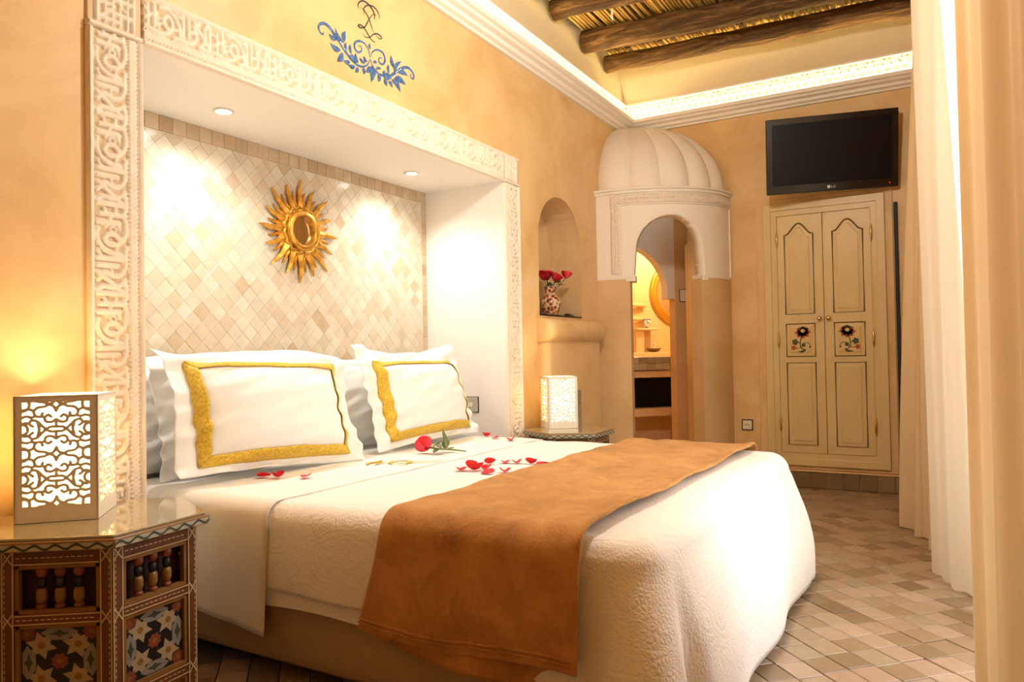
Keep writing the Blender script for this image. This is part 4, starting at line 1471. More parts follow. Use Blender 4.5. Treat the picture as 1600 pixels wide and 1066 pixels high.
def ray_mesh(name, r0, r1, w, d, waves, amp, lift):
    mb = MB(); nL = 22
    secs = []
    for i in range(nL):
        t = i / (nL - 1)
        r_ = r0 + (r1 - r0) * t
        hw_ = w * (1 - t) ** 0.8 * (1 + 0.16 * math.sin(t * waves * 2.6)) + 0.0022
        cx = amp * math.sin(t * waves * 2) * (0.4 + t * 0.6)
        dd = d * (1 - 0.55 * t)
        secs.append([(cx - hw_, -lift, r_), (cx - hw_ * 0.9, -lift - dd * 0.5, r_), (cx - 0.1 * hw_, -lift - dd, r_), (cx + hw_ * 0.9, -lift - dd * 0.4, r_), (cx + hw_, -lift, r_)])
    v = [p for s in secs for p in s]
    f = []
    for i in range(nL - 1):
        for k in range(5):
            f.append((i * 5 + k, i * 5 + (k + 1) % 5, (i + 1) * 5 + (k + 1) % 5, (i + 1) * 5 + k))
    f.append((0, 1, 2, 3, 4)); f.append(tuple((nL - 1) * 5 + k for k in range(5))[::-1])
    mb.add(v, f)
    return mb.mesh(name, ['gilt'], False)


ray_l = ray_mesh('long_ray', 0.10, 0.284, 0.026, 0.024, 4.2, 0.005, 0.008)
ray_x = ray_mesh('long_ray', 0.10, 0.258, 0.025, 0.024, 3.8, 0.005, 0.008)
ray_s = ray_mesh('short_ray', 0.11, 0.222, 0.016, 0.016, 3.2, 0.004, 0.0)
for k in range(16):
    a = 2 * PI * k / 16
    link('long_ray', ray_l if k % 2 == 0 else ray_x, sun, (0, 0, 0), (0, a, 0))
    link('short_ray', ray_s, sun, (0, 0, 0), (0, a + PI / 16, 0))


def ring_obj(name, rp, parent, mat_, nn=64, scal=0.0, nsc=16):
    vv = []; ff = []
    for r_, d_ in rp:
        for k in range(nn):
            a = 2 * PI * k / nn
            rr_ = r_ * (1 + scal * abs(math.sin(a * nsc / 2)))
            vv.append((rr_ * math.cos(a), -d_, rr_ * math.sin(a)))
    for i in range(len(rp) - 1):
        for k in range(nn):
            ff.append((i * nn + k, (i + 1) * nn + k, (i + 1) * nn + (k + 1) % nn, i * nn + (k + 1) % nn))
    return MB().add(vv, ff).build(name, [mat_], parent, True)


ring_obj('scalloped_collar', [(0.128, 0.0), (0.128, 0.028), (0.118, 0.034), (0.110, 0.022), (0.10, 0.018)], sun, 'gilt', 128, 0.07)
ring_obj('round_frame', [(0.112, 0.01), (0.112, 0.036), (0.104, 0.048), (0.094, 0.044), (0.090, 0.05), (0.083, 0.046), (0.079, 0.03), (0.079, 0.014)], sun, 'gilt')
MB().add([(0.08 * math.cos(2 * PI * k / 40), -0.016, 0.08 * math.sin(2 * PI * k / 40)) for k in range(40)], [tuple(range(40))]).build('mirror_glass', ['mirror'], sun)

# ------------------------------------------------------------------ painted emblem on the wall
EMB_INK= [([(2.724, 2.798), (2.718, 2.814), (2.728, 2.833), (2.751, 2.849), (2.784, 2.852), (2.817, 2.84), (2.837, 2.821), (2.84, 2.804), (2.836, 2.789)], 0.004), ([(2.878, 2.809), (2.871, 2.834), (2.844, 2.851), (2.81, 2.85), (2.78, 2.837), (2.76, 2.813), (2.763, 2.783)], 0.0035), ([(2.737, 2.813), (2.77, 2.803), (2.799, 2.776), (2.818, 2.741), (2.838, 2.717)], 0.0026), ([(2.854, 2.816), (2.833, 2.815), (2.809, 2.792), (2.785, 2.755), (2.765, 2.725), (2.738, 2.711), (2.719, 2.712), (2.729, 2.723), (2.755, 2.721), (2.781, 2.704), (2.807, 2.683), (2.834, 2.676), (2.844, 2.682)], 0.0035), ([(2.751, 2.687), (2.767, 2.677), (2.8, 2.687), (2.828, 2.711), (2.855, 2.725), (2.886, 2.723), (2.89, 2.713), (2.869, 2.707), (2.841, 2.718)], 0.0031)]
EMB_BLUE= [([(2.483, 2.596), (2.482, 2.586), (2.466, 2.583), (2.452, 2.603), (2.461, 2.623), (2.49, 2.637), (2.524, 2.63), (2.553, 2.611), (2.589, 2.586), (2.625, 2.556), (2.668, 2.531), (2.712, 2.518), (2.751, 2.524), (2.784, 2.546), (2.801, 2.577)], 0.0071), ([(2.798, 2.585), (2.795, 2.615), (2.766, 2.641), (2.727, 2.642), (2.695, 2.622), (2.691, 2.596), (2.713, 2.582), (2.739, 2.598), (2.738, 2.618), (2.717, 2.614)], 0.0053), ([(2.805, 2.587), (2.819, 2.619), (2.853, 2.643), (2.895, 2.646), (2.916, 2.625), (2.911, 2.596), (2.89, 2.583), (2.867, 2.59), (2.875, 2.611), (2.893, 2.613)], 0.0053), ([(3.13, 2.611), (3.126, 2.591), (3.149, 2.59), (3.153, 2.614), (3.123, 2.633), (3.084, 2.631), (3.038, 2.605), (2.986, 2.565), (2.942, 2.536), (2.899, 2.527), (2.858, 2.528), (2.824, 2.549), (2.805, 2.578)], 0.0071)]
EMB_LEAF= [((2.568, 2.591), (2.515, 2.599), 0.0168), ((2.613, 2.59), (2.557, 2.644), 0.0115), ((2.616, 2.596), (2.627, 2.654), 0.0199), ((2.594, 2.549), (2.523, 2.558), 0.0199), ((2.606, 2.541), (2.569, 2.489), 0.0221), ((2.631, 2.562), (2.629, 2.6), 0.0132), ((2.665, 2.557), (2.66, 2.603), 0.0132), ((2.712, 2.529), (2.694, 2.571), 0.0155), ((2.655, 2.514), (2.612, 2.508), 0.0155), ((2.692, 2.505), (2.642, 2.497), 0.0155), ((2.712, 2.507), (2.692, 2.478), 0.0155), ((2.751, 2.52), (2.753, 2.485), 0.0155), ((2.801, 2.541), (2.77, 2.504), 0.0199), ((2.807, 2.543), (2.809, 2.466), 0.0243), ((2.811, 2.549), (2.84, 2.504), 0.0177), ((2.865, 2.525), (2.864, 2.483), 0.0177), ((2.906, 2.511), (2.927, 2.481), 0.0177), ((2.942, 2.513), (2.973, 2.488), 0.0155), ((2.967, 2.53), (2.998, 2.507), 0.0132), ((2.985, 2.531), (3.036, 2.486), 0.0221), ((2.985, 2.541), (3.082, 2.536), 0.0243), ((3.016, 2.584), (3.099, 2.591), 0.0199), ((2.986, 2.574), (3.051, 2.65), 0.0155), ((2.99, 2.594), (2.963, 2.653), 0.0185), ((2.946, 2.552), (2.943, 2.6), 0.0132), ((2.906, 2.53), (2.911, 2.559), 0.0132), ((2.802, 2.627), (2.8, 2.657), 0.0115), ((2.778, 2.555), (2.752, 2.578), 0.0115), ((2.764, 2.546), (2.722, 2.559), 0.0115), ((2.825, 2.571), (2.852, 2.576), 0.0106), ((2.844, 2.542), (2.883, 2.556), 0.0106), ((2.536, 2.617), (2.571, 2.592), 0.0097), ((2.649, 2.543), (2.699, 2.525), 0.0221), ((2.906, 2.52), (2.964, 2.534), 0.0265)]

emb = empty('painted_emblem', (2.8, W, 2.6)); tag(emb, 'blue scrollwork emblem with dark monogram painted above the alcove', 'wall painting')


def wall_paint(name, shapes, mat_, e):
    mb = MB()
    for k, (vv, ff) in enumerate(shapes):
        mb.add([(p[0] - 2.8, -e - 0.00004 * k, p[1] - 2.6) for p in vv], ff)
    return mb.build(name, [mat_], emb)


wall_paint('monogram', [ribbon2d(P, w * 2.0) for P, w in EMB_INK], 'ink', 0.003)
wall_paint('scrollwork', [ribbon2d(P, w * 2.3) for P, w in EMB_BLUE], 'blue_paint', 0.0015)
wall_paint('painted_leaves', [leaf2d(a, b, w * 1.35) for a, b, w in EMB_LEAF], 'blue_paint', 0.003)
_dots = []
for P, i0, n0 in ((EMB_BLUE[0][0], 8, 4), (EMB_BLUE[3][0], 6, 4)):
    for j in range(n0):
        a, b = np.array(P[i0]), np.array(P[i0 + 1]); c = a + (b - a) * (j / n0)
        _dots.append(([c + 0.0045 * np.array([math.cos(q), math.sin(q)]) for q in np.linspace(0, 2 * PI, 9)[:-1]], [tuple(range(8))]))
wall_paint('painted_dots', _dots, 'blue_dot', 0.0052)

# ------------------------------------------------------------------ wardrobe
wr = empty('fitted_wardrobe', (XF, 0.779, 0)); tag(wr, 'cream fitted wardrobe with two painted flower doors', 'wardrobe')
Y0, Y1, Z0, Z1 = 0.336 - 0.779, 1.224 - 0.779, 0.176, 2.282
DY0, DY1, DZ0, DZ1 = 0.433 - 0.779, 1.118 - 0.779, 0.278, 2.176


def yframe(mb, y0, y1, z0, z1, w, x0, x1):
    """mitred rectangular frame in the wall plane"""
    o_ = [(y0, z0), (y1, z0), (y1, z1), (y0, z1)]; i_ = [(y0 + w, z0 + w), (y1 - w, z0 + w), (y1 - w, z1 - w), (y0 + w, z1 - w)]
    v = [(x0, *p) for p in o_] + [(x0, *p) for p in i_] + [(x1, *p) for p in o_] + [(x1, *p) for p in i_]
    f = []
    for k in range(4):
        j = (k + 1) % 4
        f += [(8 + k, 8 + j, 12 + j, 12 + k), (k, j, 8 + j, 8 + k), (4 + k, 12 + k, 12 + j, 4 + j)]
    mb.add(v, f)


mb = MB(); yframe(mb, Y0, Y1, Z0, Z1, 0.058, 0.0, -0.034); yframe(mb, Y0 + 0.05, Y1 - 0.05, Z0 + 0.05, Z1 - 0.05, 0.053, 0.0, -0.024)
mb.build('outer_frame', ['cream_paint'], wr, bevel=0.004)
# plaster surround strip
mb = MB(); yframe(mb, Y0 - 0.055, Y1 + 0.06, Z0 - 0.03, Z1 + 0.04, 0.06, 0.0, -0.012)
mb.build('plaster_surround', ['ochre'], wr, bevel=0.004)
dw = (DY1 - DY0) / 2 - 0.002


def flower_paint(parent, cy, cz, s):
    """flat painted flower on the small panel; s mirrors it"""
    mb = MB()
    X = -0.0365

    def put(vv, ff, mi, e=0.0):
        mb.add([(X - e, cy + s * p[0] * 1.3, cz + p[1] * 1.3) for p in vv], ff, mi)

    def disc(y, z, r_, mi, e, n=10, lob=0.0):
        pts = [(y + r_ * (1 + lob * math.cos(5 * 2 * PI * k / n)) * math.cos(2 * PI * k / n), z + r_ * (1 + lob * math.cos(5 * 2 * PI * k / n)) * math.sin(2 * PI * k / n)) for k in range(n)]
        put(pts, [tuple(range(n))], mi, e)
    for a in np.linspace(0, 2 * PI, 9)[:-1]:
        vv, ff = leaf2d((0.012, 0.052), (0.012 + 0.046 * math.cos(a), 0.046 + 0.038 * math.sin(a)), 0.034); put(vv, ff, 0, 0.0004)
    for a in np.linspace(0.4, 2 * PI + .4, 7)[:-1]:
        vv, ff = leaf2d((0.012, 0.064), (0.012 + 0.024 * math.cos(a), 0.066 + 0.02 * math.sin(a)), 0.02); put(vv, ff, 1, 0.0008)
    disc(0.012, 0.056, 0.012, 2, 0.0012)
    for pts, w in (([(0.005, 0.02), (-0.004, -0.02), (0.004, -0.05), (0.03, -0.062)], 0.006), ([(-0.004, -0.02), (-0.02, -0.01), (-0.03, -0.012)], 0.004), ([(0.0, -0.045), (-0.025, -0.05), (-0.04, -0.045)], 0.004),
                   ([(0.004, -0.045), (0.02, -0.02), (0.045, -0.02), (0.055, -0.04)], 0.004)):
        vv, ff = ribbon2d(pts, w, False); put(vv, ff, 1, 0.0005)
    disc(-0.032, -0.012, 0.018, 1, 0.0007, 20, 0.2); disc(-0.042, -0.046, 0.014, 0, 0.0007, 20, 0.3); disc(0.016, -0.03, 0.012, 1, 0.0009, 20, 0.25); disc(0.052, -0.044, 0.006, 1, 0.0007)
    vv, ff = leaf2d((0.03, -0.06), (-0.02, -0.07), 0.012); put(vv, ff, 1, 0.0006)
    mb.build('painted_flower', ['red_paint', 'green_paint', 'ochre_paint'], parent)


def frame_path(y0, y1, z0, z1, arch=0.0):
    P = [(y0, z0), (y1, z0)]
    if arch:
        c, hw_ = (y0 + y1) / 2, (y1 - y0) / 2
        sh = z1 - arch
        P.append((y1, sh))
        for k in range(0, 19):
            t = k / 18
            y = y1 - 0.012 - (2 * hw_ - 0.024) * t
            e = abs(2 * t - 1)
            P.append((y, sh + arch * (0.5 + 0.5 * math.cos(PI * e)) ** 0.85))
        P.append((y0, sh))
    else:
        P += [(y1, z1), (y0, z1)]
    return P


def inset(P, d):
    c = np.mean(np.array(P), 0)
    lo, hi = np.min(np.array(P), 0), np.max(np.array(P), 0)
    s = ((hi - lo) - 2 * d) / (hi - lo)
    m0 = (hi + lo) / 2
    return [tuple(m0 + (np.array(p) - m0) * s) for p in P]


for side in (0, 1):
    yc = (DY0 + DY1) / 2 + (dw / 2 + 0.002) * (1 if side == 0 else -1)      # side 0 stands towards the porch
    dr = MB().box((-0.030, -dw / 2, 0), (-0.004, dw / 2, DZ1 - DZ0)).build('door', ['cream_paint'], wr, bevel=0.003)
    dr.location = (0, yc, DZ0)
    pw = 0.215
    cpan = 0.0 + (0.006 if side == 0 else -0.006)
    for (za, zb_, ar, kind) in ((1.385, 2.108, 0.085, 0), (1.045, 1.305, 0, 1), (0.342, 0.995, 0, 0)):
        P = frame_path(cpan - pw / 2, cpan + pw / 2, za - DZ0, zb_ - DZ0, ar)
        mb = MB(); mb.tube([(-0.0305, p[0], p[1]) for p in P], 0.0068, 6, closed=True)
        mb.build('gold_moulding', ['old_gold'], dr)
        n_ = len(P)
        q1, q2 = inset(P, 0.012), inset(P, 0.030)
        q3 = inset(P, 0.036)
        mb = MB()
        mb.add([(-0.030, *p) for p in q1] + [(-0.0325, *p) for p in q2] + [(-0.036, *p) for p in q3],
               [(i, (i + 1) % n_, n_ + (i + 1) % n_, n_ + i) for i in range(n_)] + [(n_ + i, n_ + (i + 1) % n_, 2 * n_ + (i + 1) % n_, 2 * n_ + i) for i in range(n_)] + [tuple(range(2 * n_, 3 * n_))])
        mb.build('raised_panel', ['panel_paint' if kind else 'cream_paint'], dr)
        if kind: flower_paint(dr, cpan, (za + zb_) / 2 - DZ0, 1 if side else -1)
    kb = MB()
    kb.lathe([(0.006, 0), (0.006, 0.014), (0.012, 0.018), (0.0175, 0.027), (0.016, 0.036), (0.008, 0.041), (0.001, 0.042)], 16)
    o = kb.build('knob', ['brass'], dr, True, (-0.03, (-dw / 2 + 0.032) if side == 0 else (dw / 2 - 0.030), 1.342 - DZ0), (0, -PI / 2, 0))
    for zh in (1.984, 1.175, 0.50):
        hb_ = MB()
        hb_.lathe([(0.001, -0.07), (0.004, -0.062), (0.003, -0.055), (0.008, -0.045), (0.009, 0), (0.008, 0.045), (0.003, 0.055), (0.004, 0.062), (0.001, 0.07)], 10)
        hb_.build('hinge', ['brass'], dr, True, (-0.032, (dw / 2 + 0.002) if side == 0 else (-dw / 2 - 0.002), zh - DZ0))

# ------------------------------------------------------------------ television
tv = empty('television', (6.09, 0.6865, 2.309)); tv.rotation_euler = (math.radians(8.0), 0, math.atan2(-0.905, 0.22))
tag(tv, 'black flat-screen television tilted on the wall above the wardrobe', 'television')
TWd, TH = 0.931, 0.572
MB().box((-TWd / 2, 0.0, 0), (TWd / 2, 0.045, TH)).build('casing', ['black'], tv, bevel=0.006)
MB().box((-TWd / 2 + 0.045, -0.002, 0.062), (TWd / 2 - 0.045, 0.002, TH - 0.045)).build('screen', ['screen'], tv)
MB().box((-TWd / 2 + 0.01, -0.004, 0.0), (TWd / 2 - 0.01, 0.004, 0.010)).build('bottom_strip', ['black'], tv, bevel=0.002)
lg = MB()
lg.lathe([(0.0125, 0.0), (0.0125, 0.002)], 20)
o = lg.build('maker_logo', ['silver'], tv, False, (-0.016, -0.001, 0.032), (PI / 2, 0, 0))
tx = bpy.data.curves.new('maker_letters', 'FONT'); tx.body = 'LG'; tx.size = 0.026; tx.extrude = 0.0006; tx.materials.append(M['silver'])
_to = bpy.data.objects.new('letters_source', tx); COL.objects.link(_to)
bpy.context.view_layer.update()
_lm = bpy.data.meshes.new_from_object(_to.evaluated_get(bpy.context.evaluated_depsgraph_get()))
bpy.data.objects.remove(_to)
link('maker_letters', _lm, tv, (0.002, -0.0015, 0.023), (PI / 2, 0, 0))
MB().lathe([(0.003, 0), (0.003, 0.002)], 10).build('standby_light', ['red_led'], tv, False, (TWd / 2 - 0.06, -0.001, 0.03), (PI / 2, 0, 0))
MB().box((-0.10, 0.045, 0.17), (0.10, 0.10, 0.40)).build('wall_bracket', ['black_matt'], tv)
o = MB().box((-0.03, -0.012, 0), (0.0, 0.012, 2.05)).build('cable_duct', ['black_matt'], None, False, (XF - 0.001, 0.262, 0.15), bevel=0.003)  # dark strip standing in for the shadow gap beside the curtain
tag(o, 'black vertical cable duct between wardrobe and curtain', 'cable')

# ------------------------------------------------------------------ wall plates
sk = empty('wall_socket', (XF, 1.391, 0.484)); tag(sk, 'black-framed wall socket low between the porch and wardrobe', 'socket')
MB().box((-0.008, -0.045, -0.045), (0, 0.045, 0.045)).build('frame', ['black'], sk, bevel=0.003)
MB().box((-0.011, -0.037, -0.037), (-0.006, 0.037, 0.037)).build('insert', ['plate_white'], sk, bevel=0.002)
for k in (-1, 0, 1):
    MB().lathe([(0.004, 0), (0.004, 0.002)], 8).build('contact', ['black'], sk, False, (-0.0112, k * 0.013, 0.006 if k == 0 else 0), (0, -PI / 2, 0))
ws = empty('wall_switch', (NX1, 2.678, 0.777)); tag(ws, 'square brushed-metal light switch on the white alcove side', 'switch')
MB().box((-0.004, -0.062, -0.052), (0, 0.062, 0.052)).build('shadow_gap', ['black_matt'], ws)
MB().box((-0.011, -0.058, -0.048), (-0.004, 0.058, 0.048)).build('plate', ['plate_metal'], ws, bevel=0.003)
MB().box((-0.015, -0.02, -0.014), (-0.011, 0.02, 0.014)).build('rocker', ['plate_white'], ws, bevel=0.002)
for s in (-1, 1):
    MB().lathe([(0.004, 0), (0.003, 0.0015)], 8).build('screw', ['brass'], ws, False, (-0.011, s * 0.044, 0), (0, -PI / 2, 0))

# ------------------------------------------------------------------ vase with roses in the niche
vz = VN[2] + 0.012
vase = empty('painted_vase', (4.965, W + 0.125, vz)); tag(vase, 'painted orange and blue patterned vase in the arched niche', 'vase')
MB().lathe([(0.05, 0), (0.056, 0.006), (0.054, 0.02), (0.074, 0.05), (0.080, 0.085), (0.074, 0.125), (0.052, 0.155), (0.040, 0.170), (0.038, 0.195), (0.046, 0.218), (0.050, 0.226), (0.044, 0.226), (0.034, 0.20), (0.034, 0.17), (0.03, 0.16)], 32, cap=False).build('body', ['vase'], vase, True)
ring = MB()
for zr, rr_ in ((0.022, 0.0555), (0.160, 0.0485), (0.224, 0.0495)):
    ring.lathe([(rr_, zr - 0.003), (rr_ + 0.0015, zr), (rr_, zr + 0.003)], 32, cap=False)
ring.build('painted_ring', ['tab_bone'], vase, True)
ROS = [((-0.030, 0.035, 0.295), 0.044, ['petal_dark', 'petal'], 'darkest red rose in the niche vase, standing against the niche edge'),
       ((0.022, -0.035, 0.285), 0.042, ['petal_pink', 'petal'], 'bright pinkish red rose in the middle of the niche vase'),
       ((0.085, -0.095, 0.305), 0.034, ['petal_pink', 'petal'], 'small red rose leaning out of the niche vase towards the porch'),
       ((0.035, 0.045, 0.30), 0.040, ['petal_dark', 'petal'], 'red rose at the back of the niche vase')]
for k, (c, R, ms, lb) in enumerate(ROS):
    r0 = empty('vase_rose', (4.965, W + 0.125, vz)); tag(r0, lb, 'flower', 'roses in the niche vase')
    bloom(r0, c, R, ms, (0.45 if k != 2 else 0.3, 0, -0.6 + k))
    MB().tube([(c[0] * 0.12, c[1] * 0.12, 0.03), (c[0] * 0.3, c[1] * 0.3, 0.20), (c[0], c[1], c[2] - R * 0.4)], 0.0035, 6).build('stem', ['stem'], r0, True)
    for j in range(3):
        a = rng.uniform(0, 6.28)
        st = Vector((c[0] * 0.55, c[1] * 0.55, 0.235 + j * 0.008))
        leaf_obj(r0, st, st + Vector((0.06 * math.cos(a) + c[0] * 0.35, 0.05 * math.sin(a) - 0.015, rng.uniform(-0.02, 0.03))), 0.036, 0.01)
rc = empty('remote_control', (5.13, W + 0.05, vz)); rc.rotation_euler = (0, 0, 0.25); tag(rc, 'black remote control lying beside the niche vase', 'remote')
MB().box((-0.085, -0.022, 0), (0.085, 0.022, 0.018)).build('casing', ['black'], rc, bevel=0.005)
for i in range(5):
    MB().box((-0.06 + i * 0.025, -0.012, 0.018), (-0.048 + i * 0.025, 0.012, 0.0205)).build('button', ['black_matt'], rc)

# ------------------------------------------------------------------ hexagonal painted side tables
TS, THT = 0.315, 0.655          # side of the top, height


def hexpts(s, rot=0.0):
    return [(s * math.cos(rot + PI / 3 * k), s * math.sin(rot + PI / 3 * k)) for k in range(6)]


def table_panel_art():
    """painted star panel, unit square -0.5..0.5 in (x, z); mats: 0 black, 1 bone, 2 grey, 3 brick, 4 gold"""
    mb = MB()

    def put(pts, mi, e):
        mb.add([(p[0], -e, p[1]) for p in pts], [tuple(range(len(pts)))], mi)

    def star(cx, cz, r1, r2, n, mi, e, ph=0.0):
        pts = []
        for k in range(2 * n):
            r_ = r1 if k % 2 == 0 else r2
            a = PI * k / n + ph
            pts.append((min(max(cx + r_ * math.cos(a), -0.5), 0.5), min(max(cz + r_ * math.sin(a), -0.5), 0.5)))
        put(pts, mi, e)
    put([(-0.5, -0.5), (0.5, -0.5), (0.5, 0.5), (-0.5, 0.5)], 0, 0.0)
    for sx, sz in ((1, 1), (1, -1), (-1, 1), (-1, -1)):
        star(0.24 * sx, 0.24 * sz, 0.215, 0.115, 6, 1, 0.0006, PI / 4)
        star(0.24 * sx, 0.24 * sz, 0.06, 0.045, 6, 4, 0.0010, PI / 4)
        star(0.42 * sx, 0.42 * sz, 0.125, 0.095, 8, 3, 0.0012)
        star(0.42 * sx, 0.42 * sz, 0.05, 0.03, 4, 4, 0.0016, PI / 4)
    for ax in range(4):
        c, s = math.cos(ax * PI / 2), math.sin(ax * PI / 2)
        P = [(-0.25, 0.42), (-0.14, 0.485), (0.14, 0.485), (0.25, 0.42), (0.10, 0.31), (-0.10, 0.31)]
        put([(p[0] * c - p[1] * s, p[0] * s + p[1] * c) for p in P], 2, 0.0014)
        Q = [(-0.14, 0.40), (-0.04, 0.43), (0, 0.46), (0.04, 0.43), (0.14, 0.40), (0.04, 0.375), (0, 0.345), (-0.04, 0.375)]
        put([(p[0] * c - p[1] * s, p[0] * s + p[1] * c) for p in Q], 5, 0.0018)
    star(0, 0, 0.155, 0.118, 8, 0, 0.0010, PI / 8)
    star(0, 0, 0.125, 0.095, 8, 3, 0.0014, PI / 8)
    star(0, 0, 0.055, 0.03, 4, 4, 0.0018)
    return mb.mesh('painted_panel', ['tab_black', 'tab_bone', 'tab_grey', 'tab_brick', 'tab_gold', 'green_paint'])


ART = table_panel_art()
_bl = MB()
_bl.lathe([(0.010, 0), (0.013, 0.004), (0.013, 0.010), (0.009, 0.014)], 12, mi=0)
_bl.lathe([(0.009, 0.014), (0.0135, 0.026), (0.0135, 0.046), (0.010, 0.054)], 12, mi=1)
_bl.lathe([(0.008, 0.054), (0.0115, 0.066), (0.0105, 0.078), (0.006, 0.082)], 12, mi=2)
_bl.lathe([(0.007, 0.082), (0.013, 0.090), (0.014, 0.100), (0.010, 0.110)], 12, mi=0)
BAL = _bl.mesh('baluster', ['tab_brick', 'tab_gold', 'tab_black'], True)


def make_table():
    t = empty('side_table', (0, 0, 0))
    S = 0.272                              # body side
    ap = S * math.cos(PI / 6)
    mb = MB(); mb.prism(hexpts(S - 0.05), 0.03, THT - 0.04); mb.build('body_core', ['tab_dark'], t)
    mb = MB(); mb.prism(hexpts(TS - 0.006), THT - 0.034, THT - 0.008); mb.build('top_slab', ['tab_gold'], t, bevel=0.004)
    mb = MB(); mb.prism(hexpts(TS - 0.016), THT - 0.008, THT); mb.build('glass_top', ['tab_glass'], t, bevel=0.002)
    hz = [('top', THT - 0.036), ('a0', THT - 0.075), ('a1', THT - 0.20), ('b0', THT - 0.228), ('b1', THT - 0.425), ('c0', THT - 0.455), ('c1', 0.07), ('bot', 0.0)]
    h = dict(hz)
    for k in range(6):
        ang = -PI / 2 + k * PI / 3          # outward normal of this face
        mt = Matrix.Rotation(ang + PI / 2, 4, 'Z')          # local x along the face, -y outward
        face = empty('face_panel'); face.parent = t; face.rotation_euler = (0, 0, ang + PI / 2); face.location = (0, 0, 0)
        bx = S / 2
        st = 0.032
        mb = MB()
        y0, y1 = -ap, -ap + 0.022
        mb.box((-bx, y0, 0), (-bx + st, y1, h['top'])).box((bx - st, y0, 0), (bx, y1, h['top']))
        for a, b in (('a0', 'top'), ('b0', 'a1'), ('c0', 'b1'), ('bot', 'c1')):
            mb.box((-bx + st, y0, h[a]), (bx - st, y1, h[b]))
        mb.build('face_frame', ['tab_wood'], face)
        # inner gilded lips of the three openings
        mb = MB()
        for z0_, z1_ in ((h['a1'], h['a0']), (h['b1'], h['b0']), (h['c1'], h['c0'])):
            for (xa, xb, za, zb_) in ((-bx + st, bx - st, z0_, z0_ + 0.010), (-bx + st, bx - st, z1_ - 0.010, z1_), (-bx + st, -bx + st + 0.010, z0_, z1_), (bx - st - 0.010, bx - st, z0_, z1_)):
                mb.box((xa, y0 + 0.003, za), (xb, y1 - 0.004, zb_), 0)
        mb.build('opening_lip', ['tab_gold'], face)
        # cream stringing: double lines and crossing lozenges on stiles and rails
        mb = MB(); e = -ap - 0.0012
        def strip(xa, za, xb, zb_, w=0.0016):
            d_ = np.array([xb - xa, zb_ - za]); L_ = np.linalg.norm(d_); n_ = np.array([-d_[1], d_[0]]) / L_ * w
            mb.add([(xa + n_[0], e, za + n_[1]), (xa - n_[0], e, za - n_[1]), (xb - n_[0], e, zb_ - n_[1]), (xb + n_[0], e, zb_ + n_[1])], [(0, 1, 2, 3)])
        for s in (-1, 1):
            xo, xi = s * (bx - 0.003), s * (bx - st + 0.003)
            for x_ in (xo, xi): strip(x_, 0.0, x_, h['top'])
            xm = s * (bx - st / 2)
            for zc in ((h['a0'] + h['top']) / 2, (h['a1'] + h['b0']) / 2, (h['b1'] + h['c0']) / 2, h['c1'] / 2):
                strip(xo, zc - 0.018, xi, zc + 0.018, 0.0018); strip(xo, zc + 0.018, xi, zc - 0.018, 0.0018)
            z_ = 0.02
            while z_ < h['top']:
                strip(xm + s * 0.008, z_, xm + s * 0.008, z_ + 0.009, 0.0011); z_ += 0.016
        for a, b in (('a0', 'top'), ('b0', 'a1'), ('c0', 'b1')):
            for z_ in (h[a] + 0.003, h[b] - 0.003): strip(-bx + st, z_, bx - st, z_)
            zc = (h[a] + h[b]) / 2; x_ = -bx + st + 0.004
            while x_ < bx - st - 0.01:
                strip(x_, zc, x_ + 0.010, zc, 0.0014); x_ += 0.015
        mb.build('inlay_stringing', ['tab_cream'], face)
        # back of the open gallery and its turned balusters
        for i in (-1, 0, 1):
            link('baluster', BAL, face, (i * 0.046, -ap + 0.018, h['a1'] + 0.008))
        pw_, ph_ = 2 * (bx - st - 0.010), h['b0'] - h['b1'] - 0.02
        link('painted_panel', ART, face, (0, -ap + 0.013, (h['b0'] + h['b1']) / 2), None, (pw_, 1, ph_))
        MB().box((-bx + st, -ap + 0.014, h['b1']), (bx - st, -ap + 0.03, h['b0'])).box((-bx + st, -ap + 0.014, h['c1']), (bx - st, -ap + 0.03, h['c0'])).build('panel_back', ['tab_gold'], face)
        # painted wave on the edge of the top
        apt = (TS - 0.006) * math.cos(PI / 6)
        el = TS - 0.012
        mb = MB()
        mb.add([(-el / 2, -apt - 0.001, THT - 0.031), (el / 2, -apt - 0.001, THT - 0.031), (el / 2, -apt - 0.001, THT - 0.014), (-el / 2, -apt - 0.001, THT - 0.014)], [(0, 1, 2, 3)], 0)
        P = []
        nv = 60
        for i in range(nv + 1):
            x_ = -el / 2 + el * i / nv
            P.append((x_, THT - 0.0225 + 0.0055 * math.sin(2 * PI * i / nv * 6)))
        for i in range(nv):
            (xa, za), (xb, zb_) = P[i], P[i + 1]
            mb.add([(xa, -apt - 0.002, za - 0.0034), (xb, -apt - 0.002, zb_ - 0.0034), (xb, -apt - 0.002, zb_ + 0.0034), (xa, -apt - 0.002, za + 0.0034)], [(0, 1, 2, 3)], 1)
        mb.build('edge_wave', ['tab_edge', 'green_paint'], face)
    return t


tab = make_table()
tab.location = (1.25, 2.118, 0); tab.rotation_euler = (0, 0, math.radians(6))
tag(tab, 'hexagonal painted wooden side table in front, beside the near bed side', 'side table', 'hexagonal painted bedside tables')
tab2 = copy_tree(tab)
tab2.location = (4.26, 2.06, 0); tab2.rotation_euler = (0, 0, 0); tab2.scale = (0.945,) * 3
tag(tab2, 'hexagonal painted wooden side table half hidden behind the bed', 'side table', 'hexagonal painted bedside tables')


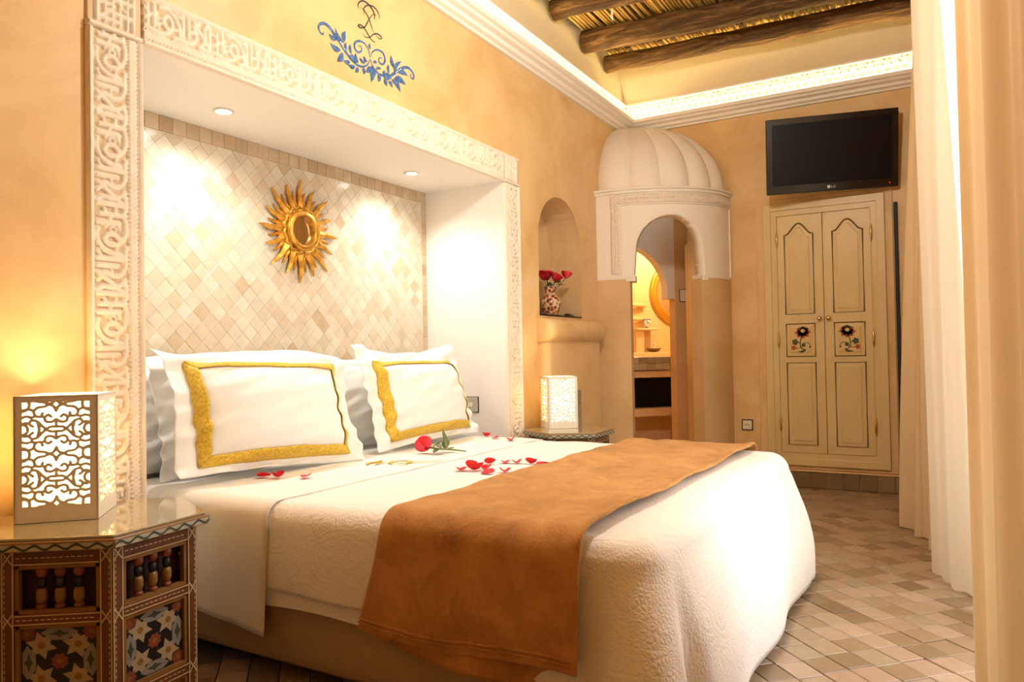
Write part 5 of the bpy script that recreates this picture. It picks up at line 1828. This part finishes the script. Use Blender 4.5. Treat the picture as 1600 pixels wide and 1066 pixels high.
# ------------------------------------------------------------------ fretwork lanterns
def fret(w, h, name):
    """pierced panel, local x across, z up; real cut-outs"""
    nx, nz = 118, 196
    xs = np.linspace(-w / 2, w / 2, nx); zs = np.linspace(0, h, nz)
    X, Z = np.meshgrid(xs, zs)
    mx, m0, m1 = 0.021, 0.045, 0.016             # margins: sides, foot, head
    iw, ih = w - 2 * mx, h - m0 - m1
    u = np.abs(X) / (iw / 2) * 203
    per = 330.0
    vv = (Z - m0) / ih * 690.0
    vv = np.abs((vv - 15 + per / 2) % per - per / 2)
    hw_ = 9.5
    S = []
    S += poly_segs([(0, 100), (30, 118), (62, 112), (66, 84), (46, 70), (30, 82)], hw_, 4)
    S += poly_segs([(0, 44), (14, 14), (44, 0)], hw_, 3)
    S += poly_segs([(44, 0), (70, 14), (110, 20), (132, 44), (122, 76), (92, 80), (82, 58)], hw_, 4)
    S += poly_segs([(0, 150), (36, 150), (60, 165)], hw_, 3)
    S += poly_segs([(60, 165), (86, 140), (112, 112), (146, 104), (160, 126), (140, 144)], hw_, 4)
    S += poly_segs([(132, 44), (160, 30), (203, 36)], hw_, 3)
    S += poly_segs([(122, 76), (150, 84), (176, 76), (203, 84)], hw_, 3)
    S += poly_segs([(160, 126), (182, 120), (203, 128)], hw_, 3)
    S += arc_segs(203, 0, 44, 90, 180, hw_, 6) + arc_segs(203, 165, 34, 180, 270, hw_, 5)
    S += poly_segs([(66, 84), (92, 80)], hw_) + poly_segs([(100, 165), (112, 112)], hw_) + poly_segs([(0, 118), (0, 150)], hw_)
    d = seg_dist(u, vv, S) * (iw / 2) / 203
    edge = np.maximum(np.abs(X) - (iw / 2), np.maximum(m0 - Z, Z - (h - m1)))     # > 0 in the margins
    F_ = np.maximum(-d, edge)
    F_[0, :] = F_[-1, :] = 0.01; F_[:, 0] = F_[:, -1] = 0.01
    v, f = marching(F_, xs, zs)
    return make_mesh(name, [(p[0], 0, p[1]) for p in v], f, 'lamp_paint')


LW, LH = 0.21, 0.35
FRET = fret(LW, LH, 'fretwork_side')


def make_lamp():
    t = empty('fretwork_lantern')
    for k in range(4):
        o = link('fretwork_side', FRET, t, None, (0, 0, k * PI / 2))
        a = k * PI / 2
        o.location = (math.sin(a) * LW / 2, -math.cos(a) * LW / 2, 0)
        solid(o, 0.005, -1)
    mb = MB(); mb.box((-LW / 2 + .004, -LW / 2 + .004, 0.0), (LW / 2 - .004, LW / 2 - .004, 0.012)); mb.build('base', ['lamp_paint'], t)
    mb = MB()
    for a, b in (((-LW / 2, -LW / 2), (LW / 2, -LW / 2 + .012)), ((-LW / 2, LW / 2 - .012), (LW / 2, LW / 2)), ((-LW / 2, -LW / 2), (-LW / 2 + .012, LW / 2)), ((LW / 2 - .012, -LW / 2), (LW / 2, LW / 2))):
        mb.box((a[0], a[1], LH - 0.003), (b[0], b[1], LH + 0.002))
    mb.build('top_rim', ['lamp_paint'], t)
    mb = MB(); q = LW / 2 - 0.012
    mb.add([(x, y, z) for z in (0.02, LH - 0.008) for x, y in ((-q, -q), (q, -q), (q, q), (-q, q))], [(i, (i + 1) % 4, 4 + (i + 1) % 4, 4 + i) for i in range(4)])
    mb.build('paper_liner', ['diffuser'], t)
    MB().lathe([(0.012, 0.012), (0.014, 0.10), (0.010, 0.11)], 12).build('lamp_holder', ['plate_white'], t)
    MB().lathe([(0.008, 0.108), (0.02, 0.13), (0.03, 0.16), (0.026, 0.185), (0.012, 0.20), (0.001, 0.203)], 16).build('bulb', ['bulb'], t, True)
    return t


LAMP_ROT = math.atan2(0.66, 0.75)
lamp = make_lamp()
lamp.location = (1.222, 2.222, THT + 0.001); lamp.rotation_euler = (0, 0, math.atan2(0.72, 0.70))
tag(lamp, 'large white fretwork lantern glowing on the front side table', 'lamp', 'white fretwork table lanterns')
lamp2 = copy_tree(lamp)
lamp2.location = (4.337, 2.165, THT * 0.945 + 0.001); lamp2.rotation_euler = (0, 0, math.radians(-48)); lamp2.scale = (0.945,) * 3
tag(lamp2, 'small white fretwork lantern glowing on the table behind the bed', 'lamp', 'white fretwork table lanterns')
for L_, e in ((lamp, 5.0), (lamp2, 1.7)):
    pl = light('lantern_bulb_light', 'POINT', (0, 0, 0.26), e, (1.0, 0.72, 0.38), shadow_soft_size=0.04)
    pl.parent = L_

# ------------------------------------------------------------------ curtains
def curtain(name, label, bot, top, z0, z1, mat_, nf, amp0, amp1, cat='curtain', ph=0.0, group=None):
    """hanging cloth between a floor path and a rail path with folds"""
    nb = 140; nz = 26
    B = catmull(bot, 20); T_ = catmull(top, 20)

    def at(P, t):
        x = t * (len(P) - 1); i = min(int(x), len(P) - 2); return P[i] + (P[i + 1] - P[i]) * (x - i), P[i + 1] - P[i]
    mb = MB()

    def fn(t, w):
        pb, db = at(B, t); pt, dt = at(T_, t)
        k = w ** 1.3
        p = pb * (1 - k) + pt * k
        d_ = db * (1 - k) + dt * k; n_ = np.array([-d_[1], d_[0]]); n_ = n_ / (np.linalg.norm(n_) + 1e-9)
        am = amp0 * (1 - k) + amp1 * k
        fold = math.sin(t * nf * 2 * PI + ph + 0.5 * math.sin(w * 2 + t * 5)) + 0.35 * math.sin(t * nf * 4.3 * PI + 1.2 + w)
        p = p + n_ * am * fold
        return (p[0], p[1], z0 + (z1 - z0) * w + (0.006 * math.sin(t * 40) if w == 0 else 0))
    mb.grid(fn, np.linspace(0, 1, nb), np.linspace(0, 1, nz))
    o = mb.build(name, [mat_], None, True)
    tag(o, label, cat, group)
    return o


CUR = 'long cream window curtains'
curtain('gathered_drape', 'far gathered cream drape beside the wardrobe', [(5.36, 0.02), (5.22, 0.20), (5.0, 0.13), (4.75, 0.06), (4.45, 0.0)], [(5.36, -0.10), (5.2, 0.04), (5.0, 0.02), (4.75, 0.0), (4.45, -0.06)],
        0.006, 3.5, 'drape', 4.5, 0.045, 0.022, group=CUR)
curtain('sheer_curtain', 'pale sheer curtain hanging between the two cream drapes, hem showing', [(4.45, -0.20), (4.25, 0.02), (4.05, 0.03), (3.93, -0.02), (3.82, -0.075), (3.74, -0.16), (3.70, -0.26)], [(4.5, -0.18), (4.3, 0.03), (4.05, 0.07), (3.9, 0.0), (3.78, -0.07), (3.7, -0.16), (3.66, -0.26)],
        0.012, 3.5, 'sheer', 3.0, 0.012, 0.02, group=CUR)
curtain('window_sheer', 'brightest white sheer strip beside the window, behind the near drape', [(3.62, -0.13), (3.45, -0.14), (3.3, -0.20), (3.2, -0.32)], [(3.60, 0.02), (3.42, 0.0), (3.25, -0.10), (3.15, -0.3)],
        0.03, 3.5, 'sheer', 2.0, 0.010, 0.010, group=CUR)
curtain('near_drape', 'nearest heavy cream drape at the picture edge, in shade', [(2.52, -0.24), (2.50, -0.115), (2.38, -0.085), (2.15, -0.13), (1.85, -0.11), (1.5, -0.17), (1.1, -0.16)], [(2.50, -0.24), (2.48, -0.11), (2.36, -0.08), (2.12, -0.12), (1.85, -0.11), (1.5, -0.16), (1.1, -0.16)],
        0.006, 3.5, 'drape', 6.0, 0.018, 0.018, ph=0.6, group=CUR)
rod = empty('curtain_rod', (3.3, -0.06, 3.52)); tag(rod, 'dark iron rod the long curtains hang from', 'rod')
MB().tube([(-2.3, -0.06, 0), (0.4, -0.02, 0), (2.1, 0.02, 0)], 0.014, 10).build('pole', ['black_matt'], rod, True)
for x in (-2.3, 2.1):
    MB().lathe([(0.014, -0.02), (0.03, 0), (0.014, 0.02)], 12).build('finial', ['black_matt'], rod, True, (x, -0.06 if x < 0 else 0.02, 0))
for x in (-2.0, 0.3, 2.0):
    MB().box((x - 0.01, -0.36, -0.015), (x + 0.01, 0.0, 0.015)).build('wall_bracket', ['black_matt'], rod)

# ------------------------------------------------------------------ added fill lamp (unseen, above the frame) and hanging cord
cl = empty('ceiling_lamp', (2.75, 0.8, 3.68)); tag(cl, 'brass ceiling lamp with bare bulb above the bed', 'lamp')
MB().lathe([(0.05, 0.0), (0.05, -0.02), (0.012, -0.03)], 20).build('canopy', ['brass'], cl, True)
MB().tube([(0, 0, -0.02), (0, 0, -0.5)], 0.004, 6).build('cord', ['black_matt'], cl)
MB().lathe([(0.012, -0.46), (0.018, -0.50), (0.018, -0.53)], 12).build('holder', ['brass'], cl, True)
MB().lathe([(0.012, -0.53), (0.028, -0.56), (0.030, -0.585), (0.016, -0.605), (0.001, -0.61)], 16).build('bulb', ['bulb'], cl, True)
hc = empty('hanging_cord', (5.12, 2.05, 3.745)); tag(hc, 'short frayed white cord hanging from the reed ceiling', 'cord')
MB().tube([(0, 0, 0), (0.004, 0, -0.07), (-0.003, 0.003, -0.13)], [0.008, 0.006, 0.009], 8).build('strand', ['plate_white'], hc, True)
MB().tube([(-0.003, 0.003, -0.125), (0.004, 0.0, -0.165)], [0.012, 0.002], 8).build('tassel', ['plate_white'], hc, True)
